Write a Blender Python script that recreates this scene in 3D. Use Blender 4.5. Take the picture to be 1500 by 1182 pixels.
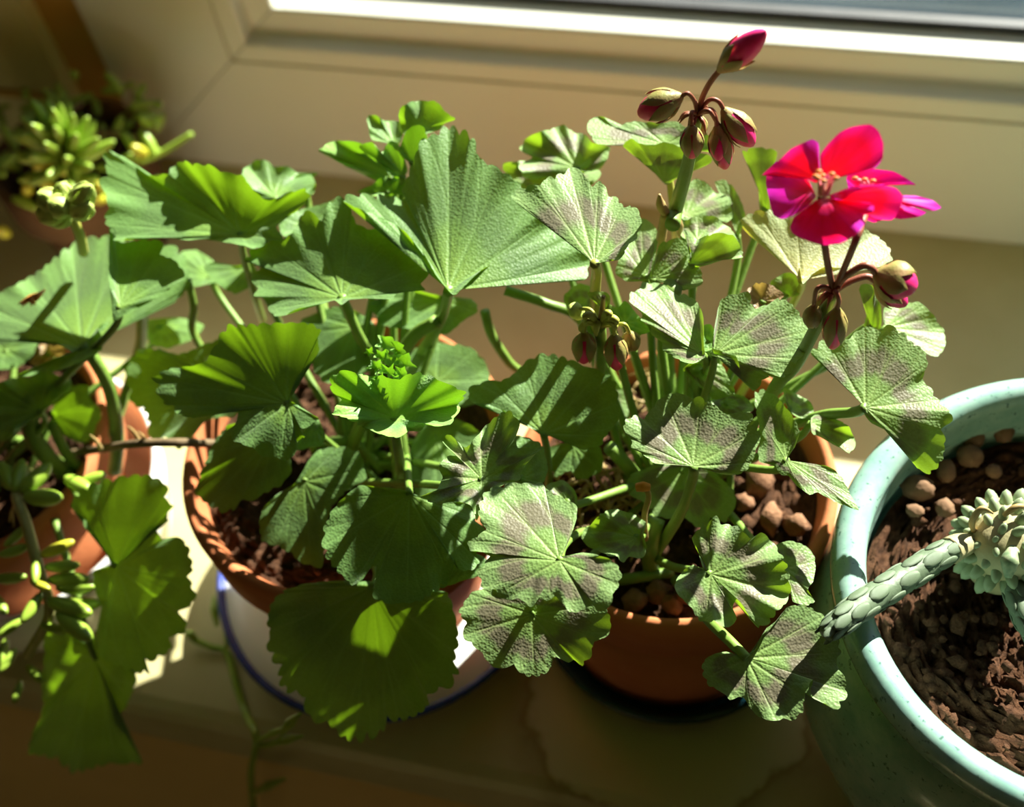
import bpy, math, random
import numpy as np
from mathutils import Vector, Matrix, Quaternion

for o in list(bpy.data.objects):
    bpy.data.objects.remove(o)
SC = bpy.context.scene
COL = SC.collection
rnd = random.Random(7)
R_ = math.radians

# ------------------------------------------------------------------ camera
FPX, CX, CY = 1800.0, 750.0, 591.0
CAM = np.array([0.0, 0.0, 0.503])
def cam_axes(th, ro, ya):
    f = np.array([math.sin(ya)*math.cos(th), math.cos(ya)*math.cos(th), -math.sin(th)])
    r = np.array([math.cos(ya), -math.sin(ya), 0.0])
    d = np.cross(f, r)
    c, s = math.cos(ro), math.sin(ro)
    return np.array([c*r + s*d, -s*r + c*d, f])
AX = cam_axes(R_(55), R_(10.8), R_(-22.5))
cd = bpy.data.cameras.new('camera')
cam = bpy.data.objects.new('camera', cd)
COL.objects.link(cam)
cd.sensor_fit = 'HORIZONTAL'
cd.sensor_width = 36
cd.lens = FPX/1500*36
cd.clip_start = 0.01
m3 = Matrix((AX[0], -AX[1], -AX[2])).transposed()
cam.matrix_world = Matrix.Translation(Vector(CAM)) @ m3.to_4x4()
cd.dof.use_dof = True
cd.dof.focus_distance = 0.385
cd.dof.aperture_fstop = 6.5
SC.camera = cam

# ------------------------------------------------------------------ light and exposure
SC.view_settings.view_transform = 'Standard'
SC.view_settings.look = 'None'
SC.view_settings.gamma = 1.0
SC.view_settings.use_curve_mapping = False
SC.view_settings.exposure = 0.0
wd = bpy.data.worlds.new('sky'); SC.world = wd
wd.use_nodes = True
bg = wd.node_tree.nodes['Background']
bg.inputs[0].default_value = (0.62, 0.78, 1.0, 1)
bg.inputs[1].default_value = 0.55
SUN_EL, SUN_AZ = R_(31.5), R_(26)
SUN = np.array([math.sin(SUN_AZ)*math.cos(SUN_EL), math.cos(SUN_AZ)*math.cos(SUN_EL), math.sin(SUN_EL)])
sl = bpy.data.lights.new('sun_offscreen', 'SUN')
sl.energy = 24.0
sl.color = (1.0, 0.95, 0.85)
sl.angle = R_(0.6)
sun = bpy.data.objects.new('sun_offscreen', sl)
COL.objects.link(sun)
sun.rotation_euler = Vector(SUN).to_track_quat('Z', 'Y').to_euler()
sun.location = (0.8, 1.5, 2.2)

# ------------------------------------------------------------------ pixel -> place
def rays(p):
    p = np.atleast_2d(np.asarray(p, float))
    q = np.stack([(p[:, 0]-CX)/FPX, (p[:, 1]-CY)/FPX, np.ones(len(p))], 1)
    return q @ AX
def W(x, y, z):                      # point seen at pixel x,y that lies at height z
    d = rays((x, y))[0]
    return CAM + d*(z-CAM[2])/d[2]
def V(x, y, Y):                      # ... that lies at depth Y behind the camera's foot
    d = rays((x, y))[0]
    return CAM + d*(Y-CAM[1])/d[1]

# ------------------------------------------------------------------ objects
ORG = {}
def tag(o, label=None, cat=None, group=None, kind=None):
    if label: o['label'] = label
    if cat: o['category'] = cat
    if group: o['group'] = group
    if kind: o['kind'] = kind
    return o
def put(o, parent, origin):
    origin = np.asarray(origin, float)
    COL.objects.link(o)
    ORG[o] = origin
    if parent is not None:
        o.parent = parent
        o.location = Vector(origin - ORG[parent])
    else:
        o.location = Vector(origin)
    return o
def empty(name, loc, parent=None):
    o = bpy.data.objects.new(name, None)
    o.empty_display_size = 0.01
    return put(o, parent, loc)
def mk(name, verts, faces, mat, parent=None, origin=None, smooth=True, attrs=None):
    verts = np.asarray(verts, float)
    if origin is None:
        origin = verts.mean(0) if parent is not None else np.array([verts[:, 0].mean(), verts[:, 1].mean(), verts[:, 2].min()])
    me = bpy.data.meshes.new(name)
    me.from_pydata((verts-origin).tolist(), [], [list(map(int, f)) for f in faces])
    if attrs:
        for k, v in attrs.items():
            a = me.attributes.new(k, 'FLOAT', 'POINT')
            a.data.foreach_set('value', np.asarray(v, np.float32))
    if smooth:
        me.polygons.foreach_set('use_smooth', [True]*len(me.polygons))
    me.materials.append(mat)
    me.update()
    return put(bpy.data.objects.new(name, me), parent, origin)
class Geo:
    def __init__(s): s.v = []; s.f = []
    def add(s, v, f):
        b = len(s.v)
        s.v += [tuple(x) for x in v]; s.f += [tuple(b+i for i in q) for q in f]
        return s
def box(x0, x1, y0, y1, z0, z1):
    v = [(x, y, z) for x in (x0, x1) for y in (y0, y1) for z in (z0, z1)]
    f = [(0, 1, 3, 2), (4, 6, 7, 5), (0, 4, 5, 1), (2, 3, 7, 6), (0, 2, 6, 4), (1, 5, 7, 3)]
    return v, f
def lathe(prof, c, seg=64):          # prof: (radius, z), c = (x, y)
    v = []; f = []
    n = len(prof)
    for i in range(seg):
        a = 2*math.pi*i/seg
        for r, z in prof:
            v.append((c[0]+r*math.cos(a), c[1]+r*math.sin(a), z))
    for i in range(seg):
        j = (i+1) % seg
        for k in range(n-1):
            f.append((i*n+k, j*n+k, j*n+k+1, i*n+k+1))
    return v, f
def smooth_path(pts, per=6):
    pts = np.asarray(pts, float)
    if len(pts) < 3: per = max(per, 4)
    P = np.vstack([2*pts[0]-pts[1], pts, 2*pts[-1]-pts[-2]])
    out = []
    for i in range(1, len(P)-2):
        for k in range(per):
            t = k/per
            a, b, c, d = P[i-1], P[i], P[i+1], P[i+2]
            out.append(0.5*((2*b)+(c-a)*t+(2*a-5*b+4*c-d)*t*t+(3*b-a-3*c+d)*t**3))
    out.append(pts[-1])
    return np.array(out)
def tube(pts, r0, r1=None, seg=8, per=6, bump=None):
    P = smooth_path(pts, per)
    n = len(P)
    rr = np.atleast_1d(np.asarray(r0, float))
    if len(rr) > 1: rad = np.interp(np.linspace(0, 1, n), np.linspace(0, 1, len(rr)), rr)
    else: rad = np.linspace(r0, r0 if r1 is None else r1, n)
    T = np.gradient(P, axis=0); T /= np.linalg.norm(T, axis=1)[:, None]+1e-12
    u = np.cross(T[0], [0.13, 0.2, 0.97]); u /= np.linalg.norm(u)+1e-12
    v = []; f = []
    for i in range(n):
        u = u - T[i]*(u @ T[i]); u /= np.linalg.norm(u)+1e-12
        w = np.cross(T[i], u)
        for k in range(seg):
            a = 2*math.pi*k/seg
            r = rad[i]*(1 if bump is None else bump(i, k))
            v.append(P[i]+r*(math.cos(a)*u+math.sin(a)*w))
    for i in range(n-1):
        for k in range(seg):
            l = (k+1) % seg
            f.append((i*seg+k, i*seg+l, (i+1)*seg+l, (i+1)*seg+k))
    v.append(P[0]); v.append(P[-1])
    for k in range(seg):
        l = (k+1) % seg
        f.append((l, k, n*seg)); f.append(((n-1)*seg+k, (n-1)*seg+l, n*seg+1))
    return v, f

# ------------------------------------------------------------------ materials
def mat(name):
    m = bpy.data.materials.new(name); m.use_nodes = True
    return m, m.node_tree.nodes, m.node_tree.links
def N(ns, t, **kw):
    n = ns.new(t)
    for k, v in kw.items(): setattr(n, k, v)
    return n
def mixrgb(ns, ls, fac, a, b, blend='MIX'):
    n = ns.new('ShaderNodeMix'); n.data_type = 'RGBA'; n.blend_type = blend
    for s, v in ((0, fac), (6, a), (7, b)):
        if hasattr(v, 'is_linked') or hasattr(v, 'links'): ls.new(v, n.inputs[s])
        else: n.inputs[s].default_value = v if s == 0 else (*v, 1)
    return n.outputs[2]
def ramp(ns, ls, src, stops):
    n = ns.new('ShaderNodeValToRGB')
    el = n.color_ramp.elements
    while len(el) < len(stops): el.new(0.5)
    for e, (p, c) in zip(el, stops):
        e.position = p; e.color = (*c, 1) if len(c) == 3 else c
    ls.new(src, n.inputs[0])
    return n.outputs[0]
def g(x): return (x, x, x)
def noise(ns, ls, scale, detail=4, coord=None, rough=0.55):
    n = ns.new('ShaderNodeTexNoise')
    n.inputs['Scale'].default_value = scale; n.inputs['Detail'].default_value = detail
    n.inputs['Roughness'].default_value = rough
    if coord is None:
        coord = ns.new('ShaderNodeTexCoord').outputs['Object']
    ls.new(coord, n.inputs['Vector'])
    return n.outputs[0]
def bump(ns, ls, src, p, strength, dist):
    b = ns.new('ShaderNodeBump'); b.inputs['Strength'].default_value = strength; b.inputs['Distance'].default_value = dist
    ls.new(src, b.inputs['Height']); ls.new(b.outputs[0], p.inputs['Normal'])
    return b
def simple(name, c0, c1, scale=30, rough=0.5, bmp=0.0, bscale=None, spec=0.5, bdist=0.001):
    m, ns, ls = mat(name)
    p = ns['Principled BSDF']
    nz = noise(ns, ls, scale)
    ls.new(ramp(ns, ls, nz, [(0.3, c0), (0.7, c1)]), p.inputs['Base Color'])
    p.inputs['Roughness'].default_value = rough
    p.inputs['Specular IOR Level'].default_value = spec
    if bmp: bump(ns, ls, noise(ns, ls, bscale or scale*4), p, bmp, bdist)
    return m

def leaf_mat(name, ctr, mid, edge, zone, zone_fac, trans, vein, transw=0.28, rough=0.5, spec=0.45, patch=None):
    m, ns, ls = mat(name)
    p = ns['Principled BSDF']
    out = ns['Material Output']
    at = N(ns, 'ShaderNodeAttribute', attribute_name='rr').outputs['Fac']
    av = N(ns, 'ShaderNodeAttribute', attribute_name='vein').outputs['Fac']
    tc = ns.new('ShaderNodeTexCoord').outputs['Object']
    nz = noise(ns, ls, 90, 3, tc)
    ad = N(ns, 'ShaderNodeMath', operation='MULTIPLY_ADD'); ls.new(nz, ad.inputs[0]); ad.inputs[1].default_value = 0.22; ls.new(at, ad.inputs[2])
    rr = ad.outputs[0]
    base = ramp(ns, ls, rr, [(0.1, ctr), (0.6, mid), (1.0, edge)])
    if zone_fac > 0:
        zf = ramp(ns, ls, rr, [(0.50, g(0)), (0.60, g(1)), (0.80, g(1)), (0.92, g(0))])
        zs = N(ns, 'ShaderNodeMath', operation='MULTIPLY'); ls.new(zf, zs.inputs[0]); zs.inputs[1].default_value = zone_fac
        base = mixrgb(ns, ls, zs.outputs[0], base, zone)
    if patch:
        pf = ramp(ns, ls, noise(ns, ls, 38, 2, tc), [(0.55, g(0)), (0.66, g(1))])
        base = mixrgb(ns, ls, pf, base, patch)
    fine = noise(ns, ls, 900, 2, tc)
    base = mixrgb(ns, ls, 0.35, base, ramp(ns, ls, fine, [(0.3, g(0.35)), (0.7, g(0.8))]), 'SOFT_LIGHT')
    vs = N(ns, 'ShaderNodeMath', operation='MULTIPLY'); ls.new(av, vs.inputs[0]); vs.inputs[1].default_value = 0.55
    base = mixrgb(ns, ls, vs.outputs[0], base, vein)
    ls.new(base, p.inputs['Base Color'])
    p.inputs['Roughness'].default_value = rough
    p.inputs['Specular IOR Level'].default_value = spec
    p.inputs['Sheen Weight'].default_value = 0.25
    p.inputs['Sheen Roughness'].default_value = 0.5
    vo = N(ns, 'ShaderNodeTexVoronoi'); vo.inputs['Scale'].default_value = 1150; ls.new(tc, vo.inputs['Vector'])
    hb = N(ns, 'ShaderNodeMath', operation='MULTIPLY_ADD'); ls.new(av, hb.inputs[0]); hb.inputs[1].default_value = -1.3; ls.new(vo.outputs['Distance'], hb.inputs[2])
    b = bump(ns, ls, hb.outputs[0], p, 0.32, 0.0005)
    tr = ns.new('ShaderNodeBsdfTranslucent')
    tcol = mixrgb(ns, ls, vs.outputs[0], trans, tuple(0.8*c for c in trans))
    if zone_fac > 0: tcol = mixrgb(ns, ls, zs.outputs[0], tcol, tuple(0.4*c for c in trans))
    ls.new(tcol, tr.inputs[0])
    mx = ns.new('ShaderNodeMixShader'); mx.inputs[0].default_value = transw
    ls.new(p.outputs[0], mx.inputs[1]); ls.new(tr.outputs[0], mx.inputs[2]); ls.new(mx.outputs[0], out.inputs[0])
    return m
M = {}
M['leaf'] = leaf_mat('geranium_leaf', (0.18, 0.30, 0.03), (0.10, 0.205, 0.038), (0.12, 0.24, 0.055), (0.07, 0.12, 0.045), 0.3, (0.30, 0.55, 0.01), (0.20, 0.36, 0.09))
M['zonal'] = leaf_mat('zonal_leaf', (0.20, 0.33, 0.06), (0.17, 0.28, 0.075), (0.20, 0.32, 0.10), (0.17, 0.125, 0.09), 0.85, (0.34, 0.55, 0.015), (0.30, 0.42, 0.12))
M['young'] = leaf_mat('young_leaf', (0.26, 0.46, 0.05), (0.12, 0.27, 0.08), (0.22, 0.44, 0.07), (0.1, 0.2, 0.05), 0.0, (0.26, 0.56, 0.01), (0.30, 0.46, 0.12), transw=0.22)
M['aged'] = leaf_mat('yellowing_leaf', (0.42, 0.34, 0.08), (0.33, 0.37, 0.16), (0.30, 0.38, 0.17), (0.28, 0.22, 0.15), 0.2, (0.6, 0.55, 0.03), (0.42, 0.44, 0.18), patch=(0.36, 0.24, 0.08))
M['dry'] = leaf_mat('dried_leaf', (0.34, 0.22, 0.07), (0.36, 0.25, 0.10), (0.22, 0.13, 0.05), (0.2, 0.1, 0.05), 0.3, (0.5, 0.32, 0.06), (0.2, 0.12, 0.05), transw=0.25)
M['stem'] = simple('green_stem', (0.13, 0.23, 0.03), (0.19, 0.30, 0.05), 60, 0.5, 0.2, 500)
M['stem_yellow'] = simple('yellow_stem', (0.34, 0.36, 0.05), (0.42, 0.40, 0.08), 60, 0.5)
M['pedicel'] = simple('pedicel', (0.20, 0.055, 0.03), (0.30, 0.10, 0.045), 120, 0.5, 0.2, 700)
M['wood'] = simple('woody_stem', (0.10, 0.065, 0.03), (0.20, 0.13, 0.06), 80, 0.8, 0.6, 200)
M['straw'] = simple('straw', (0.28, 0.17, 0.05), (0.5, 0.36, 0.14), 90, 0.6)
M['orange'] = simple('orange_stub', (0.62, 0.18, 0.03), (0.7, 0.28, 0.05), 90, 0.5)

def petal_mat():
    m, ns, ls = mat('petal')
    p = ns['Principled BSDF']
    at = N(ns, 'ShaderNodeAttribute', attribute_name='rr').outputs['Fac']
    av = N(ns, 'ShaderNodeAttribute', attribute_name='vein').outputs['Fac']
    c = ramp(ns, ls, at, [(0.0, (0.7, 0.25, 0.6)), (0.10, (0.75, 0.12, 0.4)), (0.2, (0.80, 0.012, 0.10)), (0.40, (0.90, 0.010, 0.26)), (0.60, (0.92, 0.012, 0.60)), (1.0, (0.94, 0.03, 0.75))])
    c = mixrgb(ns, ls, av, c, (0.62, 0.004, 0.10))
    ls.new(c, p.inputs['Base Color'])
    p.inputs['Roughness'].default_value = 0.45
    p.inputs['Specular IOR Level'].default_value = 0.3
    tr = ns.new('ShaderNodeBsdfTranslucent')
    ls.new(ramp(ns, ls, at, [(0.0, (0.9, 0.2, 0.5)), (0.2, (0.95, 0.004, 0.01)), (0.75, (1.0, 0.004, 0.012)), (1.0, (1.0, 0.01, 0.22))]), tr.inputs[0])
    mx = ns.new('ShaderNodeMixShader'); mx.inputs[0].default_value = 0.42
    ls.new(p.outputs[0], mx.inputs[1]); ls.new(tr.outputs[0], mx.inputs[2]); ls.new(mx.outputs[0], ns['Material Output'].inputs[0])
    return m
M['petal'] = petal_mat()
M['bud_red'] = simple('bud_petal', (0.80, 0.010, 0.08), (0.92, 0.03, 0.28), 150, 0.45)
M['sepal'] = simple('sepal', (0.24, 0.27, 0.06), (0.36, 0.19, 0.07), 160, 0.5, 0.2, 900)
M['sepal_green'] = simple('sepal_green', (0.42, 0.55, 0.10), (0.58, 0.66, 0.18), 160, 0.5, 0.2, 900)
M['stamen'] = simple('stamen', (0.8, 0.25, 0.35), (0.85, 0.4, 0.3), 200, 0.5)
M['terracotta'] = simple('terracotta', (0.42, 0.125, 0.045), (0.52, 0.18, 0.07), 25, 0.85, 0.25, 300, 0.25)
M['brown_clay'] = simple('brown_clay', (0.10, 0.05, 0.02), (0.15, 0.07, 0.03), 25, 0.8, 0.2, 300, 0.3)
M['white_ceramic'] = simple('white_ceramic', (0.80, 0.80, 0.76), (0.86, 0.85, 0.81), 20, 0.25)
M['blue_glaze'] = simple('blue_glaze', (0.012, 0.03, 0.22), (0.03, 0.06, 0.35), 60, 0.2)
M['teal_glaze'] = simple('dark_teal_glaze', (0.004, 0.025, 0.04), (0.008, 0.04, 0.055), 40, 0.18)
def turq(name, c0, c1, c2):
    m, ns, ls = mat(name)
    p = ns['Principled BSDF']
    tc = ns.new('ShaderNodeTexCoord').outputs['Object']
    a = ramp(ns, ls, noise(ns, ls, 70, 6, tc, 0.65), [(0.3, c0), (0.55, c1), (0.75, c2)])
    sp = ramp(ns, ls, noise(ns, ls, 420, 3, tc), [(0.62, g(0)), (0.70, g(1))])
    a = mixrgb(ns, ls, sp, a, tuple(0.5*x for x in c0))
    ls.new(a, p.inputs['Base Color'])
    p.inputs['Roughness'].default_value = 0.22
    p.inputs['Coat Weight'].default_value = 0.4
    bump(ns, ls, noise(ns, ls, 120, 3, tc), p, 0.15, 0.001)
    return m
M['turquoise'] = turq('turquoise_glaze', (0.20, 0.38, 0.32), (0.30, 0.48, 0.40), (0.42, 0.56, 0.48))
def soil(name, c):
    m, ns, ls = mat(name)
    p = ns['Principled BSDF']
    tc = ns.new('ShaderNodeTexCoord').outputs['Object']
    n = noise(ns, ls, 260, 8, tc, 0.7)
    ls.new(ramp(ns, ls, n, [(0.3, tuple(0.25*x for x in c)), (0.55, c), (0.8, tuple(min(1, 1.9*x) for x in c))]), p.inputs['Base Color'])
    p.inputs['Roughness'].default_value = 0.95
    p.inputs['Specular IOR Level'].default_value = 0.15
    bump(ns, ls, n, p, 1.0, 0.003)
    return m
M['soil'] = soil('potting_soil', (0.12, 0.055, 0.028))
M['clod'] = simple('soil_clod', (0.14, 0.065, 0.035), (0.30, 0.16, 0.09), 120, 0.95, 0.8, 500, 0.1)
M['pebble'] = simple('clay_pebble', (0.16, 0.085, 0.045), (0.26, 0.15, 0.085), 60, 0.85, 0.4, 300, 0.2)
M['cactus_green'] = simple('succulent_arm', (0.085, 0.125, 0.065), (0.14, 0.19, 0.11), 120, 0.55, 0.25, 400)
M['cactus_pale'] = simple('succulent_caudex', (0.34, 0.30, 0.14), (0.44, 0.38, 0.20), 90, 0.6, 0.3, 300)
M['cactus_tub'] = simple('succulent_tubercle', (0.13, 0.21, 0.10), (0.38, 0.42, 0.24), 420, 0.5)
M['bean'] = simple('sedum_leaf', (0.20, 0.34, 0.03), (0.34, 0.46, 0.06), 120, 0.35)
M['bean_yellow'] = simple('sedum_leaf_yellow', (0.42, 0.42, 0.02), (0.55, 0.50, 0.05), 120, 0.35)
M['sedum_stem'] = simple('sedum_stem', (0.30, 0.30, 0.08), (0.42, 0.38, 0.14), 150, 0.6, 0.3, 500)
M['upvc'] = simple('cream_frame', (0.64, 0.63, 0.52), (0.69, 0.68, 0.57), 6, 0.35, 0.0)
M['gasket'] = simple('gasket', (0.02, 0.02, 0.022), (0.035, 0.035, 0.04), 40, 0.6)
M['band'] = simple('brown_strip', (0.50, 0.28, 0.05), (0.60, 0.36, 0.08), 12, 0.6)
M['wall'] = simple('warm_plaster', (0.46, 0.40, 0.24), (0.52, 0.46, 0.29), 5, 0.9, 0.2, 60)
M['apron_wall'] = simple('pale_plaster', (0.62, 0.56, 0.24), (0.70, 0.64, 0.30), 5, 0.9)
M['apron'] = simple('apron_board', (0.60, 0.42, 0.16), (0.68, 0.48, 0.20), 6, 0.85)
M['floor'] = simple('floor_boards', (0.10, 0.065, 0.03), (0.15, 0.10, 0.045), 4, 0.5)
M['metal'] = simple('outer_ledge', (0.012, 0.022, 0.032), (0.025, 0.040, 0.055), 8, 1.0, spec=0.0)
M['lawn'] = simple('lawn', (0.03, 0.06, 0.03), (0.06, 0.10, 0.05), 3, 0.9)
def sill_mat():
    m, ns, ls = mat('sill_stone')
    p = ns['Principled BSDF']
    tc = ns.new('ShaderNodeTexCoord').outputs['Object']
    base = ramp(ns, ls, noise(ns, ls, 14, 5, tc), [(0.3, (0.44, 0.38, 0.18)), (0.7, (0.54, 0.48, 0.26))])
    # a dried water mark with a ragged brown rim around the smaller clay pot
    mp = N(ns, 'ShaderNodeMapping'); mp.inputs['Location'].default_value = (0.035, -0.195, 0)
    geo = ns.new('ShaderNodeNewGeometry'); ls.new(geo.outputs['Position'], mp.inputs['Vector'])
    ln = N(ns, 'ShaderNodeVectorMath', operation='LENGTH'); ls.new(mp.outputs[0], ln.inputs[0])
    ma = N(ns, 'ShaderNodeMath', operation='MULTIPLY_ADD'); ls.new(noise(ns, ls, 38, 4, tc), ma.inputs[0]); ma.inputs[1].default_value = 0.03; ls.new(ln.outputs['Value'], ma.inputs[2])
    sc = N(ns, 'ShaderNodeMath', operation='MULTIPLY'); ls.new(ma.outputs[0], sc.inputs[0]); sc.inputs[1].default_value = 10
    pale = ramp(ns, ls, sc.outputs[0], [(0.70, g(1)), (0.74, g(0))])
    rim = ramp(ns, ls, sc.outputs[0], [(0.71, g(0)), (0.74, g(0.8)), (0.77, g(0.4)), (0.88, g(0))])
    base = mixrgb(ns, ls, rim, base, (0.24, 0.17, 0.04))
    base = mixrgb(ns, ls, pale, base, (0.56, 0.53, 0.30))
    ls.new(base, p.inputs['Base Color'])
    p.inputs['Roughness'].default_value = 0.5
    return m
M['sill'] = sill_mat()
def glass_mat():
    m, ns, ls = mat('window_glass')
    for n in list(ns):
        if n.type == 'BSDF_PRINCIPLED': ns.remove(n)
    t = ns.new('ShaderNodeBsdfTransparent'); t.inputs[0].default_value = (0.94, 0.97, 0.96, 1)
    gl = ns.new('ShaderNodeBsdfGlossy'); gl.inputs['Roughness'].default_value = 0.02
    mx = ns.new('ShaderNodeMixShader')
    mx.inputs[0].default_value = 0.05
    ls.new(t.outputs[0], mx.inputs[1]); ls.new(gl.outputs[0], mx.inputs[2])
    ls.new(mx.outputs[0], ns['Material Output'].inputs[0])
    return m
M['glass'] = glass_mat()
# ------------------------------------------------------------------ the room
RX0, RX1, RY0, RZ0, RZ1 = -1.5, 1.7, -2.4, -0.85, 1.65
FX0, FX1, FZ1, FY = -0.397, 1.25, 1.35, 0.466       # the window frame, its front face at FY
def struct(name, geo, m, label=None, parent=None, smooth=False):
    o = mk(name, geo.v, geo.f, m, parent, smooth=smooth)
    if parent is None: tag(o, label, None, None, 'structure')
    return o
struct('floor', Geo().add(*box(RX0, RX1, RY0, 0.6, RZ0-0.05, RZ0)), M['floor'], 'brown wooden floor of the room')
struct('ceiling', Geo().add(*box(RX0, RX1, RY0, 0.56, RZ1, RZ1+0.05)), M['wall'], 'plain warm ceiling')
struct('wall_left', Geo().add(*box(RX0-0.05, RX0, RY0, 0.56, RZ0, RZ1)), M['wall'], 'warm plaster wall on the left')
struct('wall_right', Geo().add(*box(RX1, RX1+0.05, RY0, 0.56, RZ0, RZ1)), M['wall'], 'warm plaster wall on the right')
struct('wall_front', Geo().add(*box(RX0, RX1, RY0-0.05, RY0, RZ0, RZ1)), M['wall'], 'warm plaster wall facing the window')
gw = Geo()
gw.add(*box(FX1, RX1, FY+0.01, 0.56, 0, RZ1)); gw.add(*box(RX0, FX1, FY+0.01, 0.56, FZ1, RZ1))
gw.add(*box(RX0, FX0-0.031, FY-0.004, 0.56, 0, FZ1)); gw.add(*box(RX0, RX1, 0.165, 0.56, RZ0, -0.045))
struct('wall_back', gw, M['apron_wall'], 'plaster wall around and below the window')
struct('trim_1', Geo().add(*box(FX0-0.031, FX0-0.0005, FY+0.006, 0.55, 0, FZ1)), M['band'], 'brown strip beside the window frame')
struct('trim_2', Geo().add(*box(RX0, FX0-0.031, FY-0.007, FY-0.0045, 0.046, 0.05)), M['band'], 'thin line along the wall left of the brown strip')
# frame profile (inset from the outer edge, depth): outer frame, groove, ledge, sash
PROF = [(0.0, 0.53), (0.0, FY), (0.0800, FY), (0.0806, FY+0.0022), (0.0814, FY+0.0022), (0.0820, FY), (0.0915, FY), (0.0926, FY+0.001),
        (0.0936, FY+0.0095), (0.0950, FY+0.0105), (0.1070, FY+0.0105), (0.1083, FY+0.0118), (0.1087, FY+0.0285), (0.1087, FY+0.035), (0.05, FY+0.045)]
win = tag(empty('window_1', (0.43, 0.497, 0)), 'cream plastic window frame with a sunlit inner ledge', None, None, 'structure')
def frame_side(name, i):
    def corner(d, y, k):
        return [(FX0+d, y, d), (FX1-d, y, d), (FX1-d, y, FZ1-d), (FX0+d, y, FZ1-d)][k % 4]
    v = [corner(d, y, i) for d, y in PROF]+[corner(d, y, i+1) for d, y in PROF]
    n = len(PROF)
    f = [(k, n+k, n+k+1, k+1) for k in range(n-1)]+[(n-1, 2*n-1, n, 0)]+[tuple(range(n))[::-1], tuple(range(n, 2*n))]
    c = np.array(v).mean(0); s = np.array(v)
    s = s.copy()
    ax = 0 if i in (0, 2) else 2
    s[:, ax] = c[ax]+(s[:, ax]-c[ax])*0.9994             # hairline mitre joint
    return mk(name, s, f, M['upvc'], win, smooth=False)
frame_side('frame_rail', 0); frame_side('frame_jamb', 1); frame_side('frame_rail', 2); frame_side('frame_jamb', 3)
gd = 0.1089
for (x0, x1, z0, z1) in ((FX0+gd, FX1-gd, gd, gd+0.004), (FX0+gd, FX0+gd+0.004, gd+0.004, FZ1-gd), (FX1-gd-0.004, FX1-gd, gd+0.004, FZ1-gd), (FX0+gd+.004, FX1-gd-.004, FZ1-gd-.004, FZ1-gd)):
    v, f = box(x0, x1, FY+0.0285, FY+0.034, z0, z1); mk('gasket', v, f, M['gasket'], win, smooth=False)
v, f = box(FX0+gd, FX1-gd, FY+0.030, FY+0.033, gd, FZ1-gd); mk('pane', v, f, M['glass'], win, smooth=False)
v, f = box(RX0+0.6, RX1, 0.56, 0.78, 0.05, 0.06); mk('outer_ledge', v, f, M['metal'], win, smooth=False)
struct('floor_outside', Geo().add([(-9, 0.8, -3), (9, 0.8, -3), (9, 30, -3), (-9, 30, -3)], [(0, 1, 2, 3)]), M['lawn'], 'dark lawn far below outside the window')
# window board with a rounded front nose
SY0 = 0.140
pr = [(FY+0.002, -0.045), (SY0+0.004, -0.045), (SY0-0.001, -0.040), (SY0-0.002, -0.006), (SY0+0.001, -0.0015), (SY0+0.006, 0.0), (FY+0.002, 0.0)]
v = [(RX0, y, z) for y, z in pr]+[(RX1, y, z) for y, z in pr]; n = len(pr)
f = [(k, n+k, n+(k+1) % n, (k+1) % n) for k in range(n)]+[tuple(range(n)), tuple(range(n, 2*n))[::-1]]
mk('window_sill', v, f, M['sill'], win, origin=(0.1, 0.3, 0), smooth=False)
struct('trim_3', Geo().add(*box(RX0, RX1, 0.150, 0.165, -0.62, -0.0455)), M['apron'], 'brown board under the window sill')
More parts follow.
